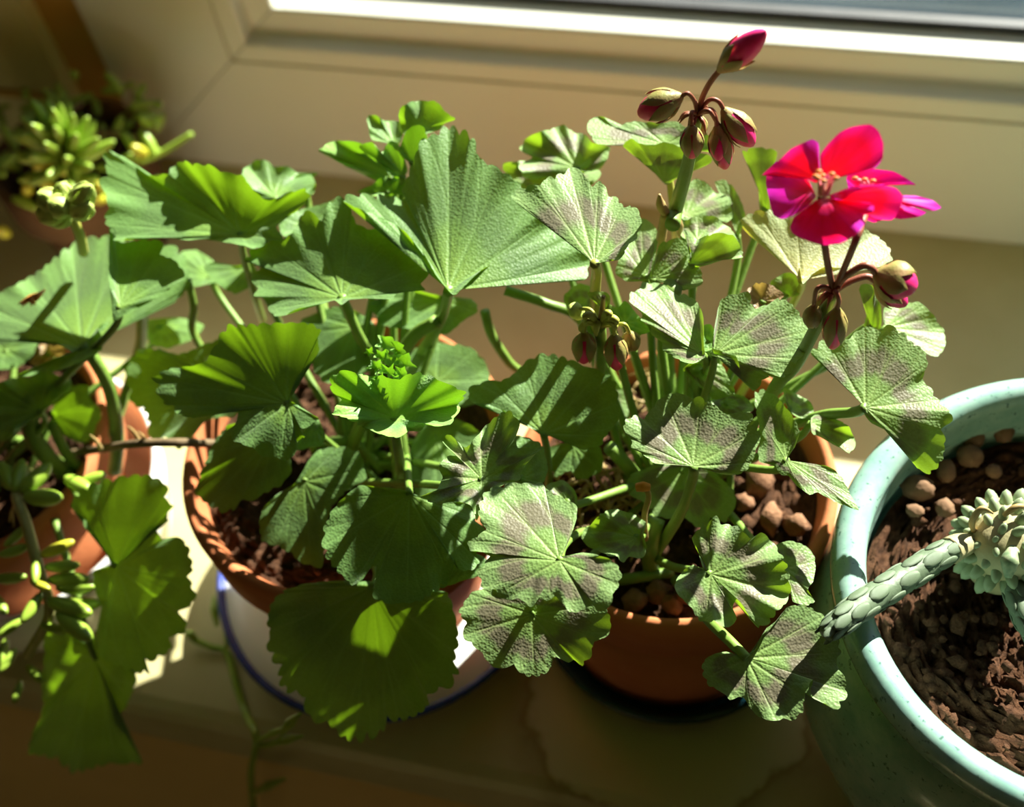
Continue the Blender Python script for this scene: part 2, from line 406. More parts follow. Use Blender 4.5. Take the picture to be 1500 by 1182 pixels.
# ------------------------------------------------------------------ pots, dishes, soil
def pot(name, c, r, h, label, m, z0=0.0, base=0.68, band=0.028, wall=0.005, seg=72, group=None):
    t = tag(empty(name, (c[0], c[1], z0)), label, 'flower pot', group)
    rb = r*base
    zb = z0+h-band
    rw = rb+(r*0.94-rb)*(zb-z0)/h
    v, f = lathe([(0.001, z0), (rb-.002, z0), (rb, z0+.003), (rw, zb), (rw-wall, zb), (rb-wall, z0+.006), (0.001, z0+.006)], c, seg)
    mk('pot_body', v, f, m, t)
    v, f = lathe([(rw-wall, zb+.0006), (r*0.965, zb+.0006), (r*0.99, zb+.002), (r, z0+h-.003), (r-.001, z0+h-.0008), (r-.0025, z0+h), (r-.004, z0+h-.0008), (r-.005, z0+h-.003), (rw-wall, zb+.0006)], c, seg)
    mk('pot_rim', v, f, m, t)
    return t
def soil_disc(c, r, z, m, label, amp=0.003, seed=1, n=46, clods=60, cs=(0.0015, 0.0045), clod_m=None):
    rs = np.random.RandomState(seed)
    v = [(c[0], c[1], z)]; f = []
    seg = 96
    ph = rs.rand(40, 4)
    def hgt(x, y):
        s = 0
        for i in range(40):
            k = 60+ph[i, 0]*900
            s += math.sin(k*(x*math.cos(6.28*ph[i, 1])+y*math.sin(6.28*ph[i, 1]))+6.28*ph[i, 2])*60/(60+k*0.5)
        return s*0.32
    for i in range(1, n+1):
        for k in range(seg):
            a = 2*math.pi*k/seg; q = r*i/n
            x, y = q*math.cos(a), q*math.sin(a)
            e = 1 if i < n-1 else 0.3
            v.append((c[0]+x, c[1]+y, z+amp*e*(hgt(x, y)+0.35*rs.randn())))
    for k in range(seg):
        f.append((0, 1+k, 1+(k+1) % seg))
    for i in range(n-1):
        for k in range(seg):
            l = (k+1) % seg
            f.append((1+i*seg+k, 1+(i+1)*seg+k, 1+(i+1)*seg+l, 1+i*seg+l))
    for _ in range(clods):
        a = rs.rand()*6.283; q = (r-0.006)*math.sqrt(rs.rand()); s = cs[0]+(cs[1]-cs[0])*rs.rand()**2
        b = len(v)
        vv, ff = rock(s, rs)
        v += [(c[0]+q*math.cos(a)+p[0], c[1]+q*math.sin(a)+p[1], z+amp*0.6+p[2]*0.8) for p in vv]
        f += [tuple(b+j for j in t) for t in ff]
    o = mk('potting_soil', v, f, m, None, origin=(c[0], c[1], z-amp), smooth=True)
    return tag(o, label, 'soil', None, 'stuff')
def ico():
    t = (1+5**.5)/2
    v = np.array([(-1, t, 0), (1, t, 0), (-1, -t, 0), (1, -t, 0), (0, -1, t), (0, 1, t), (0, -1, -t), (0, 1, -t), (t, 0, -1), (t, 0, 1), (-t, 0, -1), (-t, 0, 1)], float)
    v /= np.linalg.norm(v[0])
    f = [(0, 11, 5), (0, 5, 1), (0, 1, 7), (0, 7, 10), (0, 10, 11), (1, 5, 9), (5, 11, 4), (11, 10, 2), (10, 7, 6), (7, 1, 8), (3, 9, 4), (3, 4, 2), (3, 2, 6), (3, 6, 8), (3, 8, 9), (4, 9, 5), (2, 4, 11), (6, 2, 10), (8, 6, 7), (9, 8, 1)]
    return v, f
def sub(v, f):
    v = [tuple(x) for x in v]; cache = {}; out = []
    def mid(a, b):
        k = (min(a, b), max(a, b))
        if k not in cache:
            p = np.array(v[a])+np.array(v[b]); p /= np.linalg.norm(p); v.append(tuple(p)); cache[k] = len(v)-1
        return cache[k]
    for a, b, c in f:
        x, y, z = mid(a, b), mid(b, c), mid(c, a)
        out += [(a, x, z), (b, y, x), (c, z, y), (x, y, z)]
    return np.array(v), out
ICO0 = ico(); ICO1 = sub(*ICO0); ICO2 = sub(*ICO1)
def rock(s, rs, lvl=0, rough=0.25):
    v, f = (ICO0, ICO1, ICO2)[lvl]
    k = rs.rand(3)*0.5+0.75
    return v*k*s*(1+0.22*rs.randn(len(v), 1)*(1 if lvl == 0 else rough)), f

LC, RC, FC, TC, SCN = (-0.165, 0.223), (-0.0388, 0.2318), (-0.331, 0.206), (0.1003, 0.2032), (-0.385, 0.395)
pot('terracotta_pot', LC, 0.065, 0.099, 'larger terracotta pot standing in the white dish with a blue rim', M['terracotta'], z0=0.011)
soil_disc(LC, 0.0572, 0.100, M['soil'], 'dark crumbly soil in the larger terracotta pot', seed=3, clods=90)
pot('terracotta_pot', RC, 0.060, 0.102, 'smaller terracotta pot standing in the dark teal dish', M['terracotta'], z0=0.008, base=0.84)
soil_disc(RC, 0.0525, 0.099, M['soil'], 'lumpy brown soil in the smaller terracotta pot', seed=5, clods=130, cs=(0.002, 0.006))
pot('terracotta_pot', FC, 0.060, 0.092, 'terracotta pot standing inside the white ceramic bowl', M['terracotta'], z0=0.008)
soil_disc(FC, 0.0525, 0.091, M['soil'], 'dark soil in the terracotta pot inside the white bowl', seed=9, clods=50)
pot('brown_pot', SCN, 0.042, 0.075, 'small brown clay pot in the window corner', M['brown_clay'])
soil_disc(SCN, 0.036, 0.065, M['soil'], 'dark soil in the small brown clay pot', seed=11, clods=30)
# white bowl around the third terracotta pot
v, f = lathe([(0.001, 0.0), (0.050, 0.0), (0.058, 0.012), (0.0665, 0.045), (0.0685, 0.060), (0.0675, 0.0620), (0.0655, 0.0610), (0.0635, 0.045), (0.055, 0.012), (0.050, 0.007), (0.001, 0.007)], FC, 80)
tag(mk('ceramic_bowl', v, f, M['white_ceramic'], None, origin=(*FC, 0)), 'white ceramic bowl holding the terracotta pot near the trailing sedum', 'bowl')
# blue-rimmed dish
bd = tag(empty('plate', (LC[0]-.003, LC[1]-.001, 0)), 'white dish with a blue rim under the larger terracotta pot', 'plate')
bc = (LC[0]-.003, LC[1]-.001)
v, f = lathe([(0.001, 0.0), (0.050, 0.0), (0.060, 0.004), (0.0735, 0.0135), (0.0725, 0.0160), (0.058, 0.0105), (0.050, 0.0105), (0.001, 0.0105)], bc, 80); mk('dish', v, f, M['white_ceramic'], bd)
v, f = lathe([(0.0736, 0.0135), (0.0760, 0.0165), (0.0757, 0.0180), (0.0742, 0.0185), (0.0724, 0.0162), (0.0736, 0.0135)], bc, 80); mk('rim_band', v, f, M['blue_glaze'], bd)
v, f = lathe([(0.001, 0.0), (0.052, 0.0), (0.058, 0.010), (0.0595, 0.017), (0.058, 0.0175), (0.0555, 0.0165), (0.051, 0.0075), (0.001, 0.0075)], RC, 72)
tag(mk('saucer', v, f, M['teal_glaze'], None, origin=(*RC, 0)), 'dark teal glazed saucer under the smaller terracotta pot', 'saucer')
# turquoise pot
tp = tag(empty('glazed_pot', (*TC, 0)), 'large round turquoise glazed pot with a thick rolled rim', 'flower pot')
v, f = lathe([(0.001, 0), (0.060, 0), (0.064, 0.004), (0.079, 0.03), (0.0862, 0.06), (0.0845, 0.09), (0.0770, 0.118), (0.0690, 0.118), (0.0725, 0.095), (0.074, 0.06), (0.060, 0.008), (0.001, 0.008)], TC, 96); mk('pot_body', v, f, M['turquoise'], tp)
rp = [(0.0690, 0.1183), (0.0755, 0.1183), (0.0772, 0.1195), (0.0775, 0.1215), (0.0790, 0.1230)]
rp += [(0.0752+0.0058*math.cos(a), 0.1290+0.0062*math.sin(a)) for a in np.linspace(-0.75, math.pi+0.3, 14)]+[(0.0690, 0.1183)]
v, f = lathe(rp, TC, 96); mk('pot_rim', v, f, M['turquoise'], tp)
soil_disc(TC, 0.0680, 0.109, M['soil'], 'reddish brown crumbly soil in the turquoise pot', amp=0.0045, seed=21, n=64, clods=380, cs=(0.0007, 0.0032))
rs = np.random.RandomState(4)
for (px, py, s) in ((1345, 715, .0046), (1421, 668, .0048), (1424, 640, .0042), (1386, 690, .0044), (1470, 630, .0045), (1440, 612, .0036), (1384, 744, .0034), (1340, 748, .0028), (1398, 626, .0036), (1456, 690, .003)):
    p = W(px, py, 0.1145)
    v, f = rock(s, rs, 2)
    tag(mk('pebble', np.array(v)*[1, 1, 0.85]+p, f, M['pebble'], None, origin=p-np.array([0, 0, s*0.8])), 'rounded brown clay pebble on the soil of the turquoise pot', 'pebble', 'clay pebbles in the turquoise pot')

# ------------------------------------------------------------------ leaves
def unit(n):
    n = np.asarray(n, float); return n/np.linalg.norm(n)
def outline_samples(pts, step=3.4):
    A = np.array([(p[0], p[1], p[2] if len(p) > 2 else 0.0) for p in pts], float)
    n = len(A); out = []
    for i in range(n):
        a, b, c, d = A[i-1], A[i], A[(i+1) % n], A[(i+2) % n]
        L = np.hypot(*(c-b)[:2]); k = max(2, int(L/step))
        for t in np.arange(k)/k:
            cr = 0.5*((2*b)+(c-a)*t+(2*a-5*b+4*c-d)*t*t+(3*b-a-3*c+d)*t**3)
            out.append(0.55*cr+0.45*(b+(c-b)*t))
    return np.array(out)
def patch(c, z, n, pts, rs, cup=0.0, ruffle=0.028, pucker=0.04, teeth=0.03, nveins=7, pw=1.6, Y=None):
    c = np.asarray(c, float); n = unit(n)
    P0 = W(c[0], c[1], z) if Y is None else V(c[0], c[1], Y)
    o = outline_samples(pts)
    m = len(o)
    seg = np.hypot(*(np.roll(o, -1, 0)-o)[:, :2].T); s = np.concatenate([[0], np.cumsum(seg)[:-1]]); per = seg.sum()
    d = o[:, :2]-c; rad = np.hypot(*d.T); rm = np.percentile(rad, 80)
    if teeth:
        T = max(8, int(per/19)); ph = rs.rand()*6.28
        w = np.abs(np.sin(math.pi*T*s/per+ph+1.1*np.sin(3*6.283*s/per+ph)+0.8*np.sin(7*6.283*s/per)))**0.6*(0.8+0.4*np.sin(5*6.283*s/per+2*ph))
        o[:, :2] += d/np.maximum(rad, 1)[:, None]*((w-0.62)*teeth*2.2*np.minimum(rad, rm))[:, None]
        d = o[:, :2]-c
    R = rm*np.linalg.norm(P0-CAM)/FPX
    big = rad > 0.45*rm
    # main veins: the farthest stretches of the outline, evenly spread over them
    cum = np.cumsum(seg*big); tot = cum[-1]
    vs = [s[np.searchsorted(cum, tot*(k+0.5)/nveins)] for k in range(nveins)]
    def ds(a, b): q = np.abs(a-b); return np.minimum(q, per-q)
    dv = np.min([ds(s, q) for q in vs], 0)
    spac = tot/nveins
    sg = np.array([((s-q+per/2) % per)-per/2 for q in vs]); sdv = sg[np.argmin(np.abs(sg), 0), np.arange(m)]
    K = max(7, min(22, int(rm/7)))
    V_, rr, vv = [P0], [0.0], [1.0]
    hh = o[:, 2]*0.001
    wk = np.exp(-0.5*(np.minimum(np.arange(m), m-np.arange(m))*per/m/26.0)**2); wk /= wk.sum()
    sm = lambda a: np.real(np.fft.ifft(np.fft.fft(a)*np.fft.fft(wk)))
    hh = sm(hh); rs_ = np.maximum(sm(np.hypot(*d.T)), 0.25*rm); re = np.clip(np.hypot(*d.T)/rs_, 0.5, 1.4)
    ph1, ph2, ph3 = rs.rand(3)*6.283
    k1 = max(3, int(per/75)); k2 = max(5, int(per/42))
    for k in range(1, K+1):
        t = (k/K)**0.9
        px = c+d*t
        te = t*re
        h = hh*te**pw + cup*R*te*te
        h = h+pucker*0.25*R*np.sin(np.minimum(1, dv/(0.5*spac))*1.5708)**1.0*t**1.1*(1-0.45*t)
        h = h+(1.15 if ruffle > .07 else 0.7)*ruffle*R*t**(3 if ruffle > .07 else 5)*(np.sin(k1*6.283*s/per+ph1)+0.6*np.sin(k2*6.283*s/per+ph2))
        h = h+R*t**1.5*(0.05*np.sin(2*6.283*s/per+ph3)+0.02*np.sin(4*6.283*s/per+ph2))
        D = rays(px)
        X = CAM+D*(((P0-CAM) @ n + h)/(D @ n))[:, None]
        V_ += list(X); rr += [t]*m
        wd = 2.4*(1.15-0.6*t)
        off = max(0.0, t-0.42)*0.62*spac
        br = np.minimum(np.abs(sdv-off), np.abs(sdv+off))
        vv += list(np.maximum(np.exp(-(dv*t/wd)**2)*(1-0.5*(t > .8)), (0.6*np.exp(-(br*t/2.0)**2) if t > .42 else 0)))
    F = [(0, 1+i, 1+(i+1) % m) for i in range(m)]
    for k in range(K-1):
        a = 1+k*m; b = a+m
        F += [(a+i, b+i, b+(i+1) % m, a+(i+1) % m) for i in range(m)]
    V_ = np.array(V_)
    # wind faces so that normals follow n
    q = F[m//3]
    nn = np.cross(V_[q[1]]-V_[q[0]], V_[q[2]]-V_[q[0]])
    if nn @ n < 0: F = [t[::-1] for t in F]
    return P0, V_, F, rr, vv
def leaf(plant, m, c, z, n, pts, seed=0, pet=None, pr=0.0014, more=None, pm='stem', name='leaf', label=None, crown=None, **kw):
    rs = np.random.RandomState(seed+int(c[0]*7+c[1]))
    P0, v, f, rr, vv = patch(c, z, n, pts, rs, **kw)
    for q in (more or []):
        _, v2, f2, r2, w2 = patch(q['c'], q['z'], q['n'], q['pts'], rs, **{**kw, **q.get('kw', {})})
        b = len(v); v = np.vstack([v, v2]); f = f+[tuple(i+b for i in t) for t in f2]; rr = rr+r2; vv = vv+w2
    o = mk(name, v, f, M[m], plant, origin=P0, attrs={'rr': rr, 'vein': vv})
    if label: o['label'] = label
    if pet is not False:
        if pet: path = [P0]+[W(*q) for q in pet]
        else:
            B = np.array(crown if crown is not None else CROWN[plant])
            B = B+np.array([rs.uniform(-.012, .012), rs.uniform(-.012, .012), 0])
            nn = unit(n)
            mid = P0*0.55+B*0.45+np.array([0, 0, 0.004]); 
            path = [P0, P0-nn*0.006*(1 if nn[2] > 0 else -1)+(B-P0)*0.08, mid+np.array([0, 0, -0.006]), B]
        v, f = tube(path, [pr*0.9, pr, pr*1.15], seg=8, per=6)
        mk('petiole', v, f, M[pm], o)
    return o

gl = tag(empty('geranium', (*LC, 0.100)), 'dense green geranium with plain scalloped leaves in the larger terracotta pot', 'plant')
gr = tag(empty('geranium', (*RC, 0.100)), 'flowering geranium with purple-banded leaves and one magenta red bloom', 'plant')
gf = tag(empty('geranium', (*FC, 0.092)), 'geranium with a cluster of pale green buds in the pot inside the white bowl', 'plant')
CROWN = {gl: [LC[0]+.01, LC[1], 0.102], gr: [RC[0], RC[1], 0.102], gf: [FC[0]+.02, FC[1]-.01, 0.094]}
UP = (0, 0, 1)

# --- the geranium in the larger pot
leaf(gl, 'leaf', (352, 343), .180, (.15, .05, 1), [(160, 222), (185, 232), (215, 255), (240, 253, 2), (253, 243, 10), (268, 236, 15), (285, 242, 16), (305, 243, 17), (330, 253, 17), (355, 256, 17),
     (368, 272, 15), (380, 285, 13), (395, 294, 12), (420, 283, 15), (445, 278, 17), (452, 288, 16), (440, 305, 12), (420, 320, 8), (405, 332, 4), (412, 342, 2), (415, 352), (398, 352), (385, 360), (372, 364), (350, 358), (300, 351), (270, 352), (240, 347), (205, 346, -2), (172, 352, -4), (165, 340, -4),
     (150, 322, -3), (155, 300, -2), (146, 265), (160, 250), (155, 236)], pet=[(357, 375, .165), (372, 430, .14), (385, 470, .115)])
leaf(gl, 'leaf', (501, 436), .180, (-.1, 0, 1), [(360, 383), (366, 376), (383, 390), (372, 397), (366, 410), (375, 424), (371, 433), (390, 438), (394, 446), (400, 461), (418, 462), (436, 452), (468, 446), (490, 440), (500, 447), (512, 439), (540, 437), (574, 438), (582, 430), (604, 426), (625, 425), (620, 415), (629, 401, 2), (615, 385, 3), (618, 370, 4), (600, 357, 5), (590, 345, 6),
     (570, 345, 6), (560, 331, 7), (545, 334, 7), (522, 325, 8), (512, 301, 11), (496, 290, 12), (484, 296, 11), (478, 310, 9), (468, 322, 8), (455, 307, 9), (441, 311, 9), (432, 330, 7), (420, 346, 6), (404, 352, 5), (385, 356, 4), (372, 366, 3)], pet=[(512, 460, .165), (530, 500, .15), (555, 540, .12)], pr=.0019, nveins=8)
leaf(gl, 'leaf', (657, 425), .188, (.05, -.05, 1), [(640, 405), (620, 370), (590, 336), (560, 318), (520, 302), (500, 293), (512, 287), (545, 288), (575, 290), (600, 293), (588, 279, 6), (596, 256, 9), (600, 240, 10), (608, 224, 12), (613, 210, 13), (624, 200, 14), (638, 200, 12), (646, 193, 11), (658, 188, 12), (673, 195, 12), (684, 198, 12), (696, 211, 11), (701, 231, 9), (716, 236, 10), (736, 246, 9), (752, 256, 8), (766, 271, 6),
     (774, 288, 4), (790, 318, 0), (820, 335, -4), (850, 345, -6), (863, 360, -7), (868, 376, -8), (866, 392, -9), (862, 410, -10), (840, 404, -7), (815, 394, -4), (808, 384, -2), (780, 380, 0), (740, 385), (712, 391), (698, 402), (680, 420), (667, 433), (661, 430)], nveins=8, pucker=.05, pet=[(652, 450, .165), (640, 480, .15), (615, 520, .12)], pr=.0020)
leaf(gl, 'young', (572, 258), .185, (0, -.4, 1), [(468, 222, 3), (480, 212, 5), (495, 205, 6), (515, 207, 6), (535, 212, 6), (550, 220, 5), (556, 235, 3), (576, 253), (590, 262), (565, 268), (545, 262), (520, 250), (495, 237)], ruffle=.08)
leaf(gl, 'leaf', (578, 212), .192, (.1, 0, 1), [(537, 172, 2), (550, 168, 3), (565, 178, 2), (585, 178, 2), (591, 195), (584, 212), (565, 208), (546, 205), (540, 190)], ruffle=.1)
leaf(gl, 'leaf', (620, 188), .200, (0, -.2, 1), [(583, 168, 3), (590, 155, 5), (605, 148, 6), (620, 146, 6), (640, 150, 6), (654, 164, 4), (666, 175, 2), (651, 181), (645, 190), (625, 196), (614, 206), (596, 200), (587, 185)], ruffle=.14)
leaf(gl, 'young', (603, 236), .196, (-.2, -.6, .8), [(594, 195, 3), (603, 184, 4), (613, 183, 4), (622, 190, 3), (626, 206, 1), (614, 222), (605, 240), (592, 232), (585, 220, 1), (589, 206, 2)])
leaf(gl, 'young', (590, 258), .188, (.2, -.6, .8), [(524, 214, 1), (546, 209, 2), (556, 224, 1), (570, 208, 3), (583, 210, 2), (592, 230, 1), (597, 252), (582, 262), (562, 246)], ruffle=.1)
leaf(gl, 'young', (568, 279), .182, (0, -.4, 1), [(523, 281), (545, 271, 2), (556, 261, 3), (575, 258, 3), (590, 261, 3), (598, 272, 1), (591, 284), (570, 287), (545, 287)], ruffle=.12)
leaf(gl, 'leaf', (402, 288), .172, (.1, .1, 1), [(355, 252, 2), (365, 240, 4), (376, 233, 5), (391, 236, 5), (401, 245, 4), (420, 242, 4), (436, 252, 2), (455, 256, 1), (463, 266), (455, 280, -2), (444, 287, -3), (425, 290), (398, 296), (380, 287), (360, 273)], ruffle=.1)
leaf(gl, 'leaf', (446, 272), .168, (.2, -.3, 1), [(428, 262), (440, 254, 2), (466, 253, 2), (452, 262), (463, 270), (458, 284), (440, 290), (428, 280)], ruffle=.1)
leaf(gl, 'leaf', (306, 404), .138, (0, .1, 1), [(263, 370), (285, 366), (306, 376), (326, 398), (318, 412), (280, 421), (267, 408)])
leaf(gl, 'leaf', (362, 392), .148, (-.1, -.2, 1), [(298, 390), (312, 384), (330, 388), (350, 389), (366, 380), (378, 402), (366, 421), (345, 430), (322, 420), (306, 404)])
leaf(gl, 'leaf', (445, 330), .168, (.2, 0, 1), [(408, 330), (425, 315), (445, 305, 3), (470, 300, 4), (490, 292, 4), (500, 300, 3), (480, 325), (470, 345), (440, 350), (415, 345)])
leaf(gl, 'leaf', (421, 591), .165, (-.1, -.15, 1), [(425, 585), (430, 562, 4), (441, 545, 6), (464, 521, 9), (467, 508, 10), (464, 496, 11), (470, 485, 12), (455, 472, 13), (430, 470, 13), (400, 472, 12), (380, 475, 11), (360, 478, 10), (338, 478, 10), (325, 490, 9), (318, 500, 8), (305, 520, 5), (290, 532, 3), (265, 537, 1), (245, 541), (225, 553, -2), (231, 561, -2), (233, 573, -2), (240, 590, -2), (255, 596, -2), (259, 606, -2), (280, 613, -2), (305, 608, -2), (335, 598, -1),
     (347, 597), (349, 616, -2), (335, 631, -4), (345, 646, -5), (360, 652, -5), (375, 661, -6), (385, 672, -7), (400, 670, -7), (415, 676, -8), (426, 672, -8), (437, 656, -6), (432, 646, -5), (446, 640, -4), (440, 630, -3), (455, 622, -2), (467, 613), (450, 602), (434, 592)], pet=[(435, 610, .150), (450, 640, .13), (470, 680, .11)], nveins=9)
leaf(gl, 'leaf', (330, 575), .130, (-.15, -.5, 1), [(183, 532), (200, 515), (230, 511), (260, 518), (310, 500), (340, 500), (370, 530), (370, 580), (345, 610), (320, 612), (300, 618), (282, 640), (265, 656), (245, 641), (226, 646), (214, 640), (217, 620), (214, 602), (195, 590), (190, 570), (180, 547)])
leaf(gl, 'leaf', (400, 640), .140, (-.1, -.55, 1), [(300, 682), (310, 650), (340, 620), (380, 630), (420, 655), (428, 690), (412, 710), (400, 714), (388, 722), (370, 735), (352, 734), (345, 745), (325, 748), (310, 742), (295, 735), (284, 722), (289, 708)])
leaf(gl, 'leaf', (462, 626), .145, (.1, -.2, 1), [(438, 642), (452, 622), (466, 613), (477, 640), (470, 652), (450, 656), (434, 660)])
leaf(gl, 'leaf', (446, 705), .130, (-.1, -.45, 1), [(460, 662), (500, 655), (530, 665), (537, 700), (505, 720), (485, 745), (477, 790), (470, 830), (440, 826), (425, 810), (400, 796), (385, 791), (379, 766), (384, 746), (405, 725), (434, 706)], pet=[(455, 690, .125), (475, 660, .118), (505, 650, .105)])
leaf(gl, 'leaf', (600, 724), .148, (0, -.35, 1), [(590, 717), (560, 714), (525, 711), (500, 730), (485, 750), (475, 780), (478, 811), (490, 835), (506, 852), (514, 860), (530, 850, 3), (548, 826, 5), (552, 840, 2), (546, 870), (562, 885), (590, 887), (615, 881), (640, 862), (654, 850), (667, 822, 2), (672, 836), (692, 838), (704, 826), (696, 800), (707, 775), (695, 760), (690, 740), (670, 735), (640, 737), (615, 727)], nveins=8, pet=[(598, 705, .142), (596, 680, .13), (592, 650, .105)])
leaf(gl, 'leaf', (690, 815), .135, (.1, -.4, 1), [(655, 830), (672, 815), (692, 808), (714, 820), (712, 838), (692, 846), (672, 853), (642, 862), (622, 850)])
leaf(gl, 'leaf', (545, 860), .122, (0, -1.0, .9), [(500, 850), (450, 855), (415, 866), (396, 885), (388, 912), (393, 932), (389, 945), (400, 966), (411, 975), (412, 996), (425, 1012), (442, 1016), (446, 1045), (460, 1062), (480, 1062), (490, 1070), (506, 1080), (531, 1081), (560, 1070), (568, 1055), (590, 1058), (615, 1050), (629, 1035), (628, 1016), (655, 1005), (669, 985), (665, 965), (673, 940), (672, 915), (665, 888), (655, 868), (620, 860), (585, 853)], nveins=9, pucker=.03, ruffle=.02)
leaf(gl, 'young', (578, 612), .176, UP, [(482, 562, 9), (488, 550, 10), (500, 545, 11), (520, 546, 12), (545, 550, 13), (560, 548, 14), (575, 556, 13), (590, 553, 14), (612, 547, 14), (640, 552, 13), (664, 565, 11), (681, 576, 9), (672, 590, 8), (669, 609, 6), (660, 622, 6), (640, 625, 7), (625, 621, 8), (614, 631, 7), (600, 632, 5), (580, 641, 2), (555, 636, 5), (530, 625, 6), (508, 612, 7), (487, 606, 7), (490, 596, 7), (499, 585, 8), (486, 575, 8)],
     ruffle=.16, pucker=.06, teeth=.04, pet=[(582, 650, .165), (586, 680, .14), (585, 710, .105)], pr=.0018)
leaf(gl, 'zonal', (706, 702), .172, (-.05, -.1, 1), [(735, 606, 6), (747, 603, 6), (762, 619, 5), (757, 640, 3), (759, 655, 2), (793, 657, 2), (780, 668), (766, 688), (762, 703), (738, 710), (725, 720), (713, 731), (706, 745), (698, 762, -2), (690, 742, 1), (670, 735, 2), (640, 738, 3), (618, 727, 4), (640, 717, 5), (647, 700, 4), (641, 682, 5), (655, 668, 4), (668, 667, 1), (655, 655, 5), (645, 641, 6), (661, 638, 4), (681, 655, 1), (696, 640, 2), (715, 621, 4)], ruffle=.1)
leaf(gl, 'leaf', (764, 700), .148, (.1, -.2, 1), [(735, 650), (755, 638), (776, 640), (796, 655), (802, 680), (797, 706), (780, 712), (760, 708)])
leaf(gl, 'leaf', (796, 635), .152, (0, -.35, 1), [(750, 547), (770, 529), (790, 521), (815, 522), (840, 527), (860, 534), (886, 546), (899, 561), (905, 590), (909, 611), (901, 625), (886, 641), (880, 651), (855, 659), (835, 650), (812, 636), (798, 641), (780, 629), (760, 615), (735, 600), (715, 591), (692, 590), (685, 576), (700, 562), (735, 556)], pet=[(801, 660, .14), (804, 700, .12), (800, 730, .103)], nveins=8)
leaf(gl, 'leaf', (640, 558), .122, (0, -.2, 1), [(590, 545), (606, 512), (640, 502), (680, 506), (712, 530), (718, 560), (695, 592), (660, 600), (610, 590)])
leaf(gl, 'leaf', (840, 652), .130, (0, -.4, 1), [(805, 655), (850, 645), (880, 655), (882, 690), (862, 700), (846, 702), (835, 690), (815, 697), (800, 680)])
leaf(gl, 'leaf', (520, 478), .142, (0, -.25, 1), [(440, 470), (470, 455), (505, 448), (545, 470), (555, 500), (545, 540), (505, 560), (475, 560), (455, 530), (450, 500)])
leaf(gl, 'leaf', (650, 440), .150, (.1, -.3, 1), [(540, 445), (600, 425), (640, 432), (690, 438), (700, 455), (680, 470), (655, 488), (600, 482), (560, 475)])
leaf(gl, 'leaf', (640, 640), .120, (0, -.3, 1), [(600, 660), (620, 620), (660, 610), (700, 630), (705, 670), (690, 720), (650, 740), (615, 735), (600, 700)])
leaf(gl, 'leaf', (425, 560), .070, (0, -.1, 1), [(330, 520), (350, 490), (385, 482), (430, 480), (465, 492), (470, 530), (460, 575), (430, 600), (390, 600), (350, 580), (335, 550)])  # hidden low leaf added behind the pot to shade the sill beside it
# the curly new shoot
rs = np.random.RandomState(12)
for (px, py, s) in ((566, 503, 17), (583, 510, 15), (592, 529, 16), (575, 526, 16), (560, 520, 13), (552, 536, 14), (570, 543, 15), (588, 545, 13), (541, 515, 9), (580, 555, 10), (556, 552, 9)):
    pts = []
    for k in range(11):
        a = 6.283*k/11; q = s*(0.62+0.45*(k % 2)+0.15*rs.randn())
        pts.append((px+q*math.cos(a), py+q*0.8*math.sin(a), 2*rs.rand()+2.5))
    leaf(gl, 'young', (px, py+s*.3), .178+rs.uniform(-.004, .004), (rs.uniform(-.5, .5), rs.uniform(-.8, .1), 1), pts, pet=[((px+570)/2, (py+560)/2+5, .165), (572, 560, .150)], pr=.0007, ruffle=.2, teeth=.05, nveins=3)

# --- the flowering geranium in the smaller pot
leaf(gr, 'zonal', (871, 386), .207, (-.05, -.05, 1), [(869, 376), (852, 357), (846, 341), (838, 335), (820, 335), (795, 322), (775, 310), (757, 298), (752, 288), (762, 278), (775, 270, 1), (790, 268, 1), (800, 258, 2), (815, 258, 2), (835, 250, 3), (850, 252, 3), (862, 262, 3), (866, 271, 3), (880, 262, 3), (888, 275, 3), (891, 285, 2), (905, 293, 2), (913, 305, 1), (926, 302, 1), (938, 310, 1), (942, 330), (935, 340), (932, 351), (921, 356), (915, 370), (905, 381), (888, 378)],
     pet=[(874, 400, .196), (872, 430, .18), (875, 520, .13)], pr=.0018, pm='stem_yellow')
leaf(gr, 'zonal', (820, 821), .172, (0, -.1, 1), [(703, 742), (714, 721), (736, 712), (755, 706), (776, 706), (793, 704), (801, 715), (817, 726), (833, 734), (845, 745), (844, 761), (836, 786), (828, 802), (823, 814), (833, 813), (855, 809), (877, 813), (896, 821), (908, 837), (906, 856, -1), (900, 864, -1), (898, 880, -2), (887, 897, -3), (877, 897, -2), (868, 886, -1), (855, 894, -2), (836, 897, -2), (822, 880, -1), (814, 874, 2), (801, 878), (790, 875, -1), (779, 890, -2), (760, 878, -2), (741, 880, -3), (726, 872, -3), (724, 864, -3), (706, 859, -3), (703, 837, -2), (717, 818), (706, 807, -1), (687, 807, -2), (683, 794, -2), (698, 783), (710, 775), (702, 761)],
     pet=[(826, 800, .155), (850, 780, .135), (900, 770, .108)], nveins=9, pucker=.045)
leaf(gr, 'zonal', (779, 900), .136, (0, -.5, .9), [(671, 897), (679, 880), (690, 867), (714, 861), (760, 865), (820, 870), (870, 880), (893, 897), (897, 921), (887, 935), (868, 939), (867, 954), (852, 974), (841, 967), (833, 971), (812, 964), (806, 981), (790, 989), (768, 987), (752, 975), (728, 981), (714, 972), (701, 951), (682, 937), (682, 910)], nveins=8)
